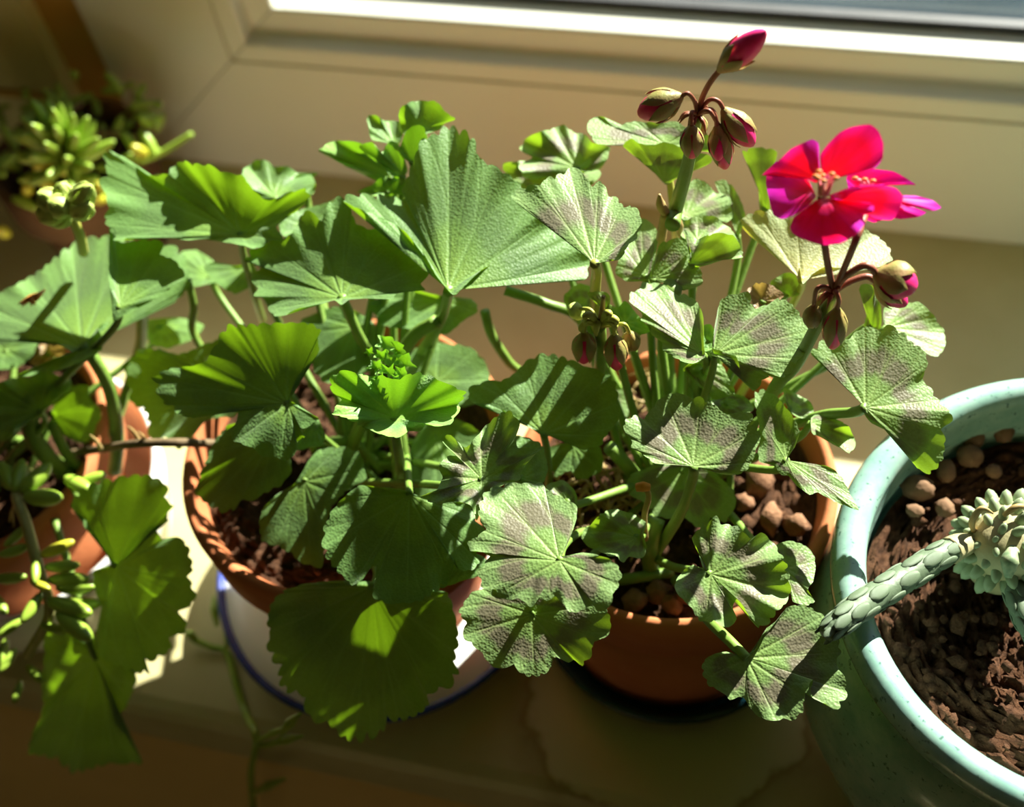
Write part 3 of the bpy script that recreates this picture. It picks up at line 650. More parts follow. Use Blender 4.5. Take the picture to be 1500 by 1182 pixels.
leaf(gr, 'zonal', (1016, 683), .166, (0, -.05, 1), [(917, 617, 1), (934, 610, 2), (945, 614, 2), (958, 590, 4), (969, 580, 5), (988, 574, 6), (999, 580, 6), (1026, 584, 6), (1048, 592, 6), (1064, 605, 5), (1094, 603, 5), (1107, 620, 3), (1110, 630, 3), (1113, 647, 1), (1107, 668), (1096, 687, -1), (1080, 695, -2), (1059, 695, -1), (1042, 690), (1029, 684), (1018, 690), (1004, 677), (988, 680), (961, 679), (945, 668), (938, 663), (923, 655), (923, 644), (914, 633)],
     pet=[(1014, 705, .156), (995, 755, .135), (960, 810, .108)], pr=.0018, nveins=8)
leaf(gr, 'zonal', (1152, 674), .158, (-.2, 0, 1), [(1107, 576, 2), (1118, 571, 3), (1132, 576, 3), (1145, 587, 3), (1161, 609, 3), (1171, 633, 3), (1164, 655, 1), (1155, 668), (1158, 680), (1178, 680), (1210, 682), (1229, 695, -2), (1245, 720, -4), (1259, 748, -6), (1240, 741, -5), (1226, 736, -4), (1199, 722, -3), (1186, 725, -4), (1167, 712, -3), (1156, 698, -1), (1145, 695, -2), (1132, 682, -1), (1113, 676, -1), (1110, 663), (1113, 641), (1110, 614, 1), (1107, 595, 1)])
leaf(gr, 'zonal', (1041, 841), .152, (.05, -.3, 1), [(1013, 787), (1030, 768), (1049, 758), (1058, 769), (1080, 771), (1100, 787), (1116, 779), (1128, 787), (1139, 807), (1150, 827), (1155, 843), (1160, 866), (1153, 885, 1), (1139, 896, 3), (1128, 910, 1), (1111, 919), (1100, 908, 1), (1091, 891, 1), (1080, 877, 4), (1074, 891, 3), (1080, 908, 3), (1063, 920, 1), (1049, 910), (1024, 908), (1013, 891, 2), (994, 874, 3), (987, 857, 1), (999, 838), (1016, 827), (1030, 837), (1024, 813)], nveins=8, ruffle=.09,
     pet=[(1020, 836, .145), (985, 830, .125), (955, 815, .106)])
leaf(gr, 'zonal', (1150, 832), .143, (.15, -.1, 1), [(1134, 800), (1155, 793), (1181, 799), (1193, 815), (1192, 852), (1183, 863), (1193, 880), (1181, 888), (1161, 880), (1158, 860), (1148, 840)])
leaf(gr, 'zonal', (1094, 964), .137, (.05, -.25, 1), [(1108, 950), (1122, 921), (1139, 908), (1155, 887), (1178, 885), (1197, 896), (1217, 916), (1225, 935), (1232, 955), (1227, 972), (1239, 991), (1242, 1014), (1236, 1023), (1222, 1039), (1208, 1030), (1189, 1021), (1192, 996, 5), (1182, 1018, 1), (1178, 1027), (1175, 1043, -1), (1158, 1053, -1), (1133, 1053, -1), (1116, 1053, -1), (1100, 1040), (1088, 1022), (1069, 1025), (1055, 1011), (1041, 1005), (1030, 986), (1030, 969), (1044, 958), (1066, 954), (1083, 963)],
     pet=[(1070, 940, .136), (1035, 905, .128), (990, 850, .106)], pr=.0018, nveins=9)
leaf(gr, 'zonal', (1028, 519), .182, (.1, .05, 1), [(920, 440), (924, 427), (941, 426), (937, 417), (954, 414), (972, 414), (991, 433), (1006, 433, 1), (1023, 444, 3), (1030, 461, 5), (1031, 485, 5), (1031, 507, 3), (1033, 524), (1015, 533, -2), (997, 528, -2), (971, 513, -2), (969, 502, -1), (954, 490), (952, 477), (938, 468), (938, 457)], pet=[(1036, 535, .17), (1020, 600, .13), (990, 680, .105)])
leaf(gr, 'zonal', (1046, 519), .180, (-.05, -.15, 1), [(1043, 508, 3), (1047, 477, 4), (1054, 444, 4), (1066, 433, 4), (1097, 425, 3), (1103, 452, 2), (1123, 447, 3), (1142, 436, 4), (1162, 444, 3), (1182, 476, 1), (1185, 496), (1178, 520), (1160, 545, -1), (1146, 552, -2), (1122, 552, -2), (1112, 566, -3), (1104, 574, -4), (1090, 556, -2), (1082, 534), (1076, 520, 3), (1062, 515, 2)], nveins=8)
leaf(gr, 'zonal', (1012, 536), .165, (.1, -.6, .9), [(1000, 540), (1020, 526), (1036, 522), (1058, 537), (1071, 559), (1075, 577), (1060, 584), (1045, 584), (1028, 570), (1008, 551)])
leaf(gr, 'young', (1036, 498), .178, (0, -.4, 1), [(1030, 478, 2), (1040, 474, 2), (1046, 484), (1047, 505), (1040, 515), (1030, 512)])
leaf(gr, 'zonal', (1268, 597), .166, (.05, -.2, 1), [(1258, 585), (1242, 569), (1234, 559), (1222, 532), (1206, 522), (1187, 518), (1197, 510), (1206, 501), (1230, 500), (1246, 492, 2), (1254, 483, 3), (1273, 475, 5), (1287, 484, 5), (1299, 477, 6), (1323, 490, 6), (1333, 502, 5), (1354, 512, 4), (1361, 530, 2), (1356, 546), (1352, 556, -1), (1362, 567, -1), (1370, 583, -1), (1384, 599, 0), (1394, 604, 3), (1394, 616, 2), (1382, 628, -2), (1387, 645, -5), (1382, 672, -8), (1362, 692, -10), (1344, 686, -9), (1338, 668, -7), (1322, 644, -5), (1302, 632, -4), (1278, 621, -2), (1267, 608)],
     pet=[(1250, 604, .16), (1200, 610, .148), (1120, 640, .118), (1060, 690, .103)], pr=.0019, nveins=9)
leaf(gr, 'zonal', (1298, 480), .155, (.2, .05, 1), [(1295, 451, 2), (1313, 447, 2), (1343, 443, 3), (1364, 455, 2), (1380, 481, 1), (1387, 502), (1379, 518), (1364, 521), (1345, 510), (1320, 498), (1296, 484)])
leaf(gr, 'zonal', (1278, 478), .160, (0, -.9, .6), [(1258, 421, 1), (1270, 416), (1282, 418), (1284, 431), (1291, 449), (1290, 481), (1275, 484), (1265, 477), (1269, 461), (1262, 437)])
leaf(gr, 'aged', (1174, 410), .178, (.05, .05, 1), [(1084, 320, 2), (1098, 311, 3), (1124, 309, 4), (1157, 320, 5), (1212, 330, 5), (1262, 334, 4), (1289, 346, 3), (1304, 363, 1), (1304, 384), (1289, 392, -1), (1265, 394, -1), (1234, 392), (1207, 391), (1190, 402), (1176, 416), (1172, 395, 1), (1165, 377), (1142, 367, -3), (1120, 358, -4), (1100, 346, -3), (1088, 334)], pet=[(1172, 425, .165), (1130, 500, .13), (1060, 620, .104)], pm='stem_yellow', ruffle=.03)
leaf(gr, 'zonal', (975, 212), .198, (0, .1, 1), [(857, 184, 2), (872, 170, 4), (886, 172, 4), (902, 187, 2), (915, 180, 3), (928, 177, 4), (963, 180, 4), (992, 178, 4), (1003, 185, 4), (1034, 189, 3), (1041, 222), (1004, 216), (978, 212), (955, 216), (935, 206, 1), (912, 213), (902, 213), (878, 211), (866, 203)], nveins=8,
     more=[dict(c=(973, 266), z=.190, n=(0, -.7, .7), pts=[(912, 214, 1), (925, 203, 3), (935, 209, 2), (955, 213, 2), (975, 208, 2), (1002, 217, 2), (1040, 228, 1), (1041, 239), (1010, 253), (990, 262), (975, 271), (953, 247), (935, 229)], kw=dict(teeth=.01))], pet=[(985, 300, .18), (990, 380, .14), (985, 470, .11)], pm='stem_yellow')
leaf(gr, 'zonal', (845, 246), .182, (0, -.15, 1), [(762, 219, 1), (779, 197, 4), (791, 191, 5), (815, 187, 5), (827, 183, 6), (841, 195, 4), (856, 195, 4), (870, 209, 3), (892, 215, 1), (890, 231), (880, 247), (860, 252), (846, 249), (821, 254), (790, 262), (770, 260), (760, 241), (779, 231)], ruffle=.14)
leaf(gr, 'zonal', (800, 270), .176, (0, -.3, 1), [(735, 245), (760, 235), (800, 240), (840, 250), (880, 250), (870, 270), (820, 285), (770, 280)], ruffle=.1)
leaf(gr, 'zonal', (1004, 317), .177, (0, 0, 1), [(985, 305), (982, 280), (1006, 267, 2), (1024, 263, 3), (1040, 271, 3), (1047, 281, 2), (1068, 289, 1), (1074, 316), (1062, 326), (1052, 322), (1024, 318), (1002, 322)], ruffle=.1)
leaf(gr, 'zonal', (1080, 344), .170, (-.2, -.3, 1), [(1046, 265, 4), (1062, 265, 4), (1079, 279, 3), (1086, 297, 2), (1092, 314, 1), (1088, 330), (1082, 348), (1075, 334), (1073, 314, 1), (1060, 289, 2)])
leaf(gr, 'zonal', (1122, 304), .170, (0, -.9, .6), [(1088, 224, 1), (1115, 214, 1), (1138, 226), (1130, 253), (1128, 281), (1127, 310), (1113, 307), (1111, 277), (1100, 247)])
leaf(gr, 'zonal', (1013, 386), .186, (0, -.6, .8), [(1001, 336, 2), (1022, 350, 1), (1030, 346, 2), (1054, 342, 2), (1075, 344, 2), (1083, 362, 1), (1088, 377), (1058, 381), (1026, 391), (1008, 388), (1012, 368)], ruffle=.12)
leaf(gr, 'zonal', (1022, 352), .184, (0, .1, 1), [(992, 330), (1015, 318, 2), (1045, 315, 2), (1058, 325, 1), (1075, 340), (1082, 356), (1050, 350), (1022, 356), (1000, 348)], ruffle=.15)
leaf(gr, 'zonal', (956, 408), .182, (0, -.5, .9), [(965, 360), (980, 352), (998, 349), (1013, 362), (1012, 387), (1028, 394), (1026, 416), (1002, 426), (981, 414), (953, 412)])
leaf(gr, 'zonal', (944, 402), .180, (-.1, -.2, 1), [(900, 398), (912, 370), (938, 322), (958, 328), (964, 350), (958, 385), (950, 410), (918, 412)])
leaf(gr, 'zonal', (1188, 620), .152, (.1, 0, 1), [(1188, 612, 1), (1202, 605, 2), (1226, 614, 1), (1243, 625, 2), (1253, 644), (1245, 664, -2), (1229, 655, -1), (1213, 647), (1199, 639), (1189, 634)], ruffle=.16)
leaf(gr, 'zonal', (1160, 598), .146, (.1, 0, 1), [(1148, 568), (1167, 577), (1189, 590), (1192, 609), (1178, 613), (1163, 608), (1150, 590)], ruffle=.14)
leaf(gr, 'zonal', (1000, 690), .128, (0, -.35, 1), [(918, 709), (926, 695), (956, 682), (1002, 676), (1040, 685), (1064, 708), (1076, 722), (1076, 744), (1064, 766), (1042, 760), (1026, 774), (999, 758), (972, 760), (940, 736), (921, 725)])
leaf(gr, 'zonal', (932, 787), .140, (0, -.2, 1), [(853, 781), (877, 755, 1), (902, 746, 2), (928, 752, 2), (946, 766, 1), (943, 783), (947, 801), (941, 818, 2), (921, 816, 3), (913, 825, 1), (902, 814, 3), (893, 814, 2), (862, 801)], ruffle=.15)
leaf(gr, 'zonal', (830, 735), .150, (.1, -.2, 1), [(800, 712), (822, 703), (841, 716), (846, 737), (836, 752), (815, 750)], ruffle=.1)
leaf(gr, 'zonal', (1152, 430), .164, (0, -.6, .9), [(1128, 414), (1148, 400, 1), (1166, 403, 1), (1171, 419), (1172, 432), (1143, 437), (1131, 428)])
leaf(gr, 'dry', (1118, 440), .176, (0, -.5, .9), [(1094, 424), (1108, 415, 1), (1128, 416, 1), (1140, 424), (1150, 433), (1130, 448), (1108, 455)], ruffle=.2, teeth=.06)
leaf(gr, 'zonal', (850, 450), .165, (0, -.3, 1), [(826, 432), (850, 415), (872, 424), (870, 450), (852, 468), (832, 458)])
leaf(gr, 'young', (915, 472), .172, (0, -.3, 1), [(890, 446), (905, 450), (915, 440, 2), (925, 450, 1), (942, 470), (952, 486), (933, 492), (918, 480), (900, 467)], ruffle=.15)
leaf(gr, 'zonal', (886, 450), .182, (0, -.6, .9), [(859, 429), (884, 427, 1), (894, 434), (891, 453), (878, 449)])
leaf(gr, 'zonal', (870, 570), .125, (0, -.3, 1), [(850, 545), (880, 540), (905, 560), (925, 590), (915, 620), (880, 620)])
leaf(gr, 'zonal', (1065, 590), .150, (.1, -.3, 1), [(1040, 590), (1060, 575), (1090, 580), (1105, 600), (1080, 612), (1055, 608)], ruffle=.12)
# crown stems of the flowering plant
def stemlet(plant, name, pts, r, m='stem', r1=None):
    v, f = tube([W(*p) if len(p) == 3 else V(p[0], p[1], p[2]) for p in pts], r, r1, 10)
    return mk(name, v, f, M[m], plant)
stemlet(gr, 'stem', [(955, 845, .100), (952, 800, .118), (962, 760, .125)], .0030)
stemlet(gr, 'stem', [(905, 850, .103), (940, 845, .106), (985, 838, .104)], .0020)
stemlet(gr, 'stem', [(893, 655, .135), (925, 690, .122), (960, 740, .104)], .0026)
stemlet(gr, 'stem', [(1070, 690, .118), (1068, 740, .110), (1066, 775, .098)], .0013)
st = stemlet(gr, 'withered_stub', [(946, 790, .125), (944, 755, .138), (950, 730, .146), (948, 718, .150)], .0010, 'straw'); st['label'] = 'thin dry stub with an orange tip'
v, f = tube([W(952, 714, .151), W(942, 713, .1515), (W(932, 714, .151))], [.0012, .0018, .0014], seg=8); mk('stub_tip', v, f, M['orange'], st)
stemlet(gr, 'stem', [(985, 640, .104), (1010, 600, .13), (1020, 540, .165)], .0022)
stemlet(gr, 'stem', [(985, 420, .182), (975, 520, .14), (985, 640, .104)], .0034)
stemlet(gr, 'stem', [(740, 425, .165), (800, 445, .16), (850, 470, .15), (900, 560, .12), (950, 660, .10)], .0019)
stemlet(gl, 'stem', [(710, 455, .150), (720, 490, .140), (745, 530, .125), (770, 560, .110), (740, 620, .099)], .0018)
stemlet(gl, 'stem', [(590, 720, .100), (585, 660, .125), (570, 560, .150)], .0034)
stemlet(gl, 'stem', [(500, 690, .100), (540, 600, .13), (600, 500, .15), (640, 470, .158)], .0026)
stemlet(gl, 'stem', [(470, 650, .118), (520, 650, .112), (560, 690, .101)], .0024)
stemlet(gl, 'stem', [(275, 410, .150), (284, 450, .138), (284, 490, .125), (330, 560, .108)], .0016)

# --- buds and blooms
def frame_of(a):
    a = unit(a); u = np.cross(a, [0.3, 0.5, 0.81]); u /= np.linalg.norm(u)
    return u, np.cross(a, u), a
def revolve(B, T, prof, seg=12, squash=1.0):
    a = np.asarray(T, float)-np.asarray(B, float); L = np.linalg.norm(a); u, w, a = frame_of(a)
    v = []; f = []; n = len(prof)
    for i in range(seg):
        q = 2*math.pi*i/seg
        for t, r in prof:
            v.append(B+a*L*t+(u*math.cos(q)+w*squash*math.sin(q))*r)
    for i in range(seg):
        j = (i+1) % seg
        for k in range(n-1): f.append((i*n+k, j*n+k, j*n+k+1, i*n+k+1))
    return v, f
def bud(plant, B, T, r, ped=None, red=True, sm='sepal', core='bud_red', cover=0.72, pr=.0007, ns=5, flare=1.05, seed=0, pm='pedicel'):
    rs = np.random.RandomState(seed)
    prof = [(0.02, r*.25), (.12, r*.6), (.3, r*.92), (.5, r), (.7, r*.86), (.86, r*.6), (.96, r*.3), (1.0, 0.0001)]
    v, f = revolve(B, T, prof, 14)
    o = mk('bud', v, f, M[core], plant)
    a = T-B; L = np.linalg.norm(a); u, w, a = frame_of(a)
    ts = np.linspace(0, 1, 9)
    for k in range(ns):
        q = 2*math.pi*(k+rs.uniform(-.1, .1))/ns; vv = []; ff = []
        cv = cover*rs.uniform(.92, 1.08)
        for t in ts:
            tt = cv*t
            rad = np.interp(tt, [p[0] for p in prof], [p[1] for p in prof])*1.06+r*0.05+r*0.22*(flare-1)*t**3*5
            hw = (math.pi/ns)*1.12*(1-t**2.4)*(0.55+0.9*t if t < .5 else 1.0)
            for e in (-1, -.5, 0, .5, 1):
                ang = q+hw*e
                vv.append(B+a*L*tt+(u*math.cos(ang)+w*math.sin(ang))*(rad+r*.06*(1-abs(e))))
        for i in range(len(ts)-1):
            for e in range(4): ff.append((i*5+e, i*5+e+1, (i+1)*5+e+1, (i+1)*5+e))
        mk('sepal', vv, ff, M[sm], o)
    v, f = revolve(B-a*L*.06, B+a*L*.12, [(0, r*.2), (.3, r*.38), (1, r*.66)], 10); mk('calyx', v, f, M[sm], o)
    if ped is not None:
        v, f = tube(list(ped)+[B], pr, None, 8); mk('pedicel', v, f, M[pm], o)
    return o
def bristles(plant, c, n, s, m, seed, name='bract'):
    rs = np.random.RandomState(seed)
    for k in range(n):
        d = unit([rs.randn(), rs.randn(), rs.randn()*.5-.2])
        v, f = tube([c, c+d*s*.6+np.array([0, 0, s*.2]), c+d*s+np.array([0, 0, -s*.25])], [.0006, .0008, .0001], seg=5, per=4)
        mk(name, v, f, M[m], plant)
# bud umbel on the tall stalk
uc = W(1021, 168, .238); UY = uc[1]
A = lambda x, y, dy=0: V(x, y, UY+dy)
v, f = tube([W(985, 330, .196), A(990, 306), A(1004, 255), A(1013, 215), uc], [.0026, .0025, .0022, .0020, .0017], seg=12)
fs = mk('flower_stalk', v, f, M['stem'], gr)
bristles(gr, uc, 9, .006, 'pedicel', 3)
bud(gr, A(1056, 101), A(1122, 45), .0040, [uc, A(1030, 140), A(1042, 118)], cover=.55, seed=1, pr=.0009)
bud(gr, A(996, 142, -.004), A(934, 168, -.006), .0045, [uc, A(1018, 150, -.002), A(1008, 137, -.004)], cover=.74, seed=2, flare=1.12)
bud(gr, A(1013, 186, -.006), A(1014, 232, -.008), .0034, [uc, A(1013, 165, -.004)], cover=.92, seed=3)
bud(gr, A(1061, 162), A(1104, 214, -.003), .0040, [uc, A(1038, 147), A(1052, 148)], cover=.8, seed=4)
bud(gr, A(1050, 188, -.004), A(1063, 248, -.006), .0034, [uc, A(1040, 160, -.002), A(1048, 170, -.003)], cover=.75, seed=5)
bud(gr, A(1053, 184, -.002), A(1052, 236, -.009), .0030, [uc, A(1038, 162, -.004)], cover=.85, seed=6)
bud(gr, A(1023, 170, .003), A(1026, 200, .002), .0024, None, cover=.95, seed=7, core='sepal')
# bloom umbel
bc_ = W(1221, 428, .212); BY = bc_[1]
Bq = lambda x, y, dy=0: V(x, y, BY+dy)
v, f = tube([W(1125, 590, .140), W(1140, 560, .160), W(1165, 535, .172), Bq(1195, 480), bc_], [.0024, .0023, .0022, .0020, .0017], seg=12)
mk('flower_stalk', v, f, M['stem'], gr)
bristles(gr, bc_, 8, .005, 'pedicel', 5)
bud(gr, Bq(1284, 402), Bq(1343, 422), .0056, [bc_, Bq(1235, 408), Bq(1262, 390), Bq(1276, 392)], cover=.72, seed=11, pr=.0011)
bud(gr, Bq(1283, 412, .004), Bq(1328, 448, .002), .0036, [bc_, Bq(1240, 415, .002), Bq(1268, 405, .004)], cover=.75, seed=12, pr=.0010)
bud(gr, Bq(1226, 454, -.004), Bq(1219, 511, -.006), .0035, [bc_, Bq(1225, 428, -.003), Bq(1229, 440, -.004)], cover=.8, seed=13, flare=1.0)
bud(gr, Bq(1192, 448, -.003), Bq(1188, 480, -.004), .0026, [bc_, Bq(1208, 420, -.002), Bq(1196, 424, -.003)], cover=.95, seed=14, core='sepal')
bud(gr, Bq(1208, 432, .003), Bq(1196, 462, .003), .0024, [bc_, Bq(1212, 420, .002)], cover=.95, seed=15, core='sepal')
def bloom(ctr_px, z, petals, ped, stam, seed):
    P = W(*ctr_px, z)
    v, f = revolve(P-np.array([0, -.003, .008]), P-np.array([0, 0, .001]), [(0, .0006), (.5, .0008), (1, .0010)], 10)
    o = mk('flower', v, f, M['sepal'], gr)
    for c, dz, n, pts in petals:
        rs = np.random.RandomState(seed+int(c[0]))
        P0, v, f, rr, vv = patch(c, z+dz, n, pts, rs, ruffle=.035, pucker=.02, teeth=0, nveins=7, pw=1.5)
        mk('petal', v, f, M['petal'], o, attrs={'rr': rr, 'vein': np.array(vv)*.35})
    v, f = tube(ped+[P-np.array([0, -.002, .006])], .0010, .0012, 8); mk('pedicel', v, f, M['pedicel'], o)
    for k, (a, b) in enumerate(stam):
        p0, p1 = W(*a, z+.001), W(*b, z+.010)
        v, f = tube([p0, (p0+p1)/2+np.array([0, .0005, .001]), p1], [.00045, .0004, .0003], seg=6, per=4)
        q = mk('stamen', v, f, M['stamen'], o)
        v, f = revolve(p1-np.array([0.0008, 0, 0]), p1+np.array([.0010, 0, .0004]), [(0, .0001), (.3, .0006), (.7, .0006), (1, .0001)], 7); mk('anther', v, f, M['orange'], q)
    return o
bloom((1203, 286), .250, [
    ((1196, 288), .000, (-.4, .05, .9), [(1124, 251, 1), (1137, 237, 2), (1153, 240, 2), (1168, 247, 1), (1181, 260), (1189, 273), (1194, 287), (1184, 302), (1168, 313, -1), (1146, 321, -3), (1133, 315, -4), (1127, 293, -4), (1122, 269, -2)]),
    ((1200, 264), .001, (.1, -.75, .65), [(1116, 257, -1), (1128, 245, -1), (1142, 234), (1159, 218), (1179, 208, -1), (1190, 204, -1), (1199, 210, -1), (1200, 232), (1201, 250), (1196, 268), (1181, 262), (1160, 256), (1135, 252)]),
    ((1208, 266), .001, (-.1, -.75, .65), [(1201, 229), (1212, 212, 1), (1230, 194, 1), (1247, 186), (1274, 182, -1), (1287, 192, -2), (1294, 210, -2), (1293, 232, -1), (1282, 246), (1256, 250), (1234, 257), (1222, 264), (1206, 266)]),
    ((1206, 290), .0012, (-.1, .1, 1), [(1157, 333, -5), (1164, 317, -2), (1179, 306), (1194, 294), (1212, 290), (1238, 293, 1), (1278, 298, 1), (1279, 311, -1), (1265, 316, -2), (1266, 328, -4), (1254, 344, -7), (1230, 357, -10), (1203, 359, -10), (1175, 350, -8), (1161, 342, -7)]),
    ((1214, 286), .0005, (.1, -.7, .75), [(1218, 292), (1226, 283, 1), (1240, 276, 2), (1258, 272, 3), (1289, 270, 2), (1313, 276), (1323, 289, -3), (1318, 306, -6), (1307, 322, -9), (1282, 320, -7), (1274, 303, -2), (1245, 297)]),
    ], [bc_, Bq(1213, 390), Bq(1207, 350)], [((1200, 287), (1198, 262)), ((1203, 288), (1206, 266)), ((1207, 288), (1204, 258)), ((1210, 288), (1218, 256)), ((1205, 286), (1194, 259)), ((1212, 286), (1224, 262)), ((1202, 285), (1199, 252))], 31)
bloom((1275, 284), .240, [
    ((1262, 272), .004, (0, -.5, .9), [(1245, 248, 2), (1258, 245, 2), (1278, 247, 2), (1309, 251, 1), (1326, 260), (1342, 271, -2), (1322, 268), (1297, 269), (1275, 274), (1256, 276), (1240, 262)]),
    ((1290, 288), .002, (.1, -.1, 1), [(1305, 284), (1322, 286, 1), (1344, 287, 1), (1366, 293), (1379, 304, -2), (1366, 309, -2), (1345, 304), (1320, 301)]),
    ((1290, 294), .000, (.1, -.2, 1), [(1306, 300), (1324, 301), (1340, 304), (1357, 311, -1), (1344, 318, -2), (1318, 321, -3), (1300, 316, -2)]),
    ((1258, 282), .000, (-.3, -.2, 1), [(1240, 262), (1250, 258), (1258, 266), (1264, 276), (1262, 290), (1246, 286)]),
    ((1280, 300), -.002, (0, -.3, 1), [(1262, 300), (1280, 294), (1298, 302), (1300, 318, -3), (1280, 326, -5), (1264, 318, -3)]),
    ], [bc_, Bq(1240, 385), Bq(1256, 345)], [((1272, 280), (1252, 262)), ((1274, 280), (1266, 264)), ((1276, 280), (1278, 266))], 47)
# spent seed head with curled sepals
sy = W(879, 478, .186); SY = sy[1]
S = lambda x, y, dy=0: V(x, y, SY+dy)
v, f = tube([W(876, 600, .125), S(878, 545, .004), S(880, 500), sy], [.0022, .0021, .0020, .0020], seg=10); mk('flower_stalk', v, f, M['stem'], gr)
v, f = tube([sy, S(882, 455), S(884, 434)], [.0013, .0010, .0006], seg=8); mk('seed_beak', v, f, M['straw'], gr)
for (dx, dy) in ((-28, 6), (-22, -10), (22, 4), (14, -14), (-6, 10), (24, -4)):
    v, f = tube([sy, S(879+dx*.6, 474+dy*.6-6, -.002), S(879+dx, 474+dy, -.003), S(879+dx*.9, 474+dy+8, -.003)], [.0006, .0013, .0011, .0003], seg=6); mk('dry_sepal', v, f, M['stem_yellow'], gr)
bud(gr, S(856, 488, -.003), S(855, 532, -.006), .0037, [sy, S(862, 470, -.003), S(857, 474, -.003)], cover=.9, seed=21, pm='stem_yellow')
bud(gr, S(900, 492, -.003), S(904, 542, -.006), .0036, [sy, S(894, 472, -.003), S(899, 478, -.003)], cover=.72, seed=22, pm='stem_yellow')
bud(gr, S(922, 488, .002), S(926, 512, .002), .0030, [sy, S(905, 475), S(916, 476)], cover=.95, seed=23, core='sepal', pm='stem_yellow')
bud(gr, S(850, 452, .004), S(838, 460, .004), .0028, [sy, S(866, 455, .002)], cover=.95, seed=24, sm='sepal_green', core='sepal_green', pm='stem_yellow')
# withered sheath on the tall stalk
for pts in ([(975, 312), (968, 350), (962, 372)], [(985, 312), (994, 330), (995, 345)], [(975, 312), (968, 300), (966, 285)]):
    v, f = tube([A(*p, -.003) for p in pts], [.0016, .0018, .0005], seg=6); mk('dry_bract', v, f, M['straw'], gr)

# --- the geranium inside the white bowl
leaf(gf, 'leaf', (120, 508), .152, (0, .05, 1), [(-70, 458), (0, 425), (60, 395), (100, 365, 2), (125, 352, 3), (157, 345, 5), (190, 350, 6), (225, 352, 6), (262, 365, 5), (273, 400, 3), (272, 425, 2), (250, 447, 1), (215, 457, 1), (180, 466, 1), (152, 474, 2), (144, 480, 3), (150, 500), (148, 514), (136, 521), (115, 532, -2), (80, 545, -3), (58, 547, -4), (40, 552, -4), (22, 551, -4), (45, 540, -2), (75, 527, -1), (106, 516), (80, 503), (50, 497), (0, 496), (-70, 492)],
     pet=[(140, 530, .145), (162, 575, .13), (172, 640, .11), (168, 690, .092)], pr=.0026, nveins=9, pucker=.03)
leaf(gf, 'leaf', (176, 448), .172, (.1, -.05, 1), [(161, 328, 3), (168, 345, 3), (180, 354, 3), (205, 350, 4), (225, 352, 4), (238, 361, 3), (236, 374, 2), (255, 378, 2), (268, 392), (268, 408), (250, 422), (228, 438), (205, 450), (182, 462), (166, 470), (163, 440), (160, 410, 2), (159, 370, 3)])
leaf(gf, 'leaf', (170, 830), .100, (.1, -.75, .8), [(104, 735), (120, 718), (145, 708), (165, 703), (190, 697), (215, 694), (236, 700), (249, 715), (241, 727), (255, 740), (245, 752), (248, 762), (235, 768), (215, 773), (211, 784), (196, 791), (198, 786), (212, 778), (226, 773), (240, 788), (262, 785), (277, 800), (278, 815), (282, 830), (275, 845), (284, 870), (280, 886), (262, 895), (276, 915), (270, 930), (250, 935), (252, 950), (240, 960), (215, 970), (218, 985), (195, 980), (165, 972), (142, 960), (140, 930), (148, 890), (138, 860), (138, 836), (162, 826), (150, 800), (135, 780), (122, 770), (120, 755), (106, 746)], nveins=9, teeth=.03, pet=[(155, 800, .10), (120, 740, .104), (100, 690, .098)])
leaf(gf, 'leaf', (140, 965), .060, (0, -1.0, .7), [(66, 920), (105, 925), (150, 935), (200, 985), (188, 1033), (172, 1058), (208, 1113, 2), (194, 1121), (160, 1122), (106, 1128), (85, 1112), (40, 1106), (47, 1075), (64, 1041), (60, 998), (64, 956)], pet=[(130, 940, .068), (110, 860, .085), (80, 760, .098)])
leaf(gf, 'leaf', (58, 602), .132, (-.1, -.2, 1), [(-40, 565), (0, 558, 2), (20, 553, 3), (45, 550, 3), (70, 545, 3), (100, 553, 2), (104, 568), (90, 580), (72, 597), (56, 612, 2), (45, 619, 3), (22, 625), (18, 640), (5, 646), (-25, 640), (-45, 600)], ruffle=.12)
leaf(gf, 'leaf', (76, 606), .115, (.2, -.9, .6), [(80, 582), (100, 566), (131, 565), (130, 578), (141, 595), (149, 610), (141, 625), (135, 641), (118, 650), (100, 641), (84, 626)])
leaf(gf, 'leaf', (8, 512), .124, (0, -.2, 1), [(-40, 492), (0, 492), (56, 496), (48, 520), (22, 540), (-10, 540), (-40, 530)])
leaf(gf, 'leaf', (235, 478), .120, (.1, -.1, 1), [(215, 470), (240, 466), (265, 465), (283, 470), (300, 478), (285, 495), (250, 510), (220, 505)])
leaf(gf, 'dry', (72, 518), .128, (0, -.3, 1), [(43, 532), (54, 511, 3), (68, 500, 4), (92, 504, 2), (96, 516), (77, 526), (60, 537)], ruffle=.25, teeth=.06, label='dried straw coloured leaf')
stemlet(gf, 'stem', [(48, 585, .130), (45, 630, .120), (70, 670, .108), (105, 700, .092)], .0036)
stemlet(gf, 'stem', [(75, 618, .118), (95, 660, .106), (120, 690, .094)], .0022)
stemlet(gf, 'stem', [(207, 455, .148), (208, 480, .135), (205, 510, .120), (190, 560, .100), (160, 640, .092)], .0024)
stemlet(gf, 'stem', [(-30, 650, .105), (40, 648, .104), (90, 680, .094)], .0022)
wt = stemlet(gf, 'woody_stem', [(100, 665, .094), (150, 657, .110), (200, 650, .124), (260, 648, .127), (320, 650, .118)], .0017, 'wood'); wt['label'] = 'dry brown woody stem'
for (px, py) in ((140, 645), (195, 632), (210, 640)):
    v, f = tube([W(px+8, py+12, .117), W(px, py, .124), W(px-8, py-8, .128)], [.0009, .0007, .0002], seg=6); mk('dry_bract', v, f, M['straw'], wt)
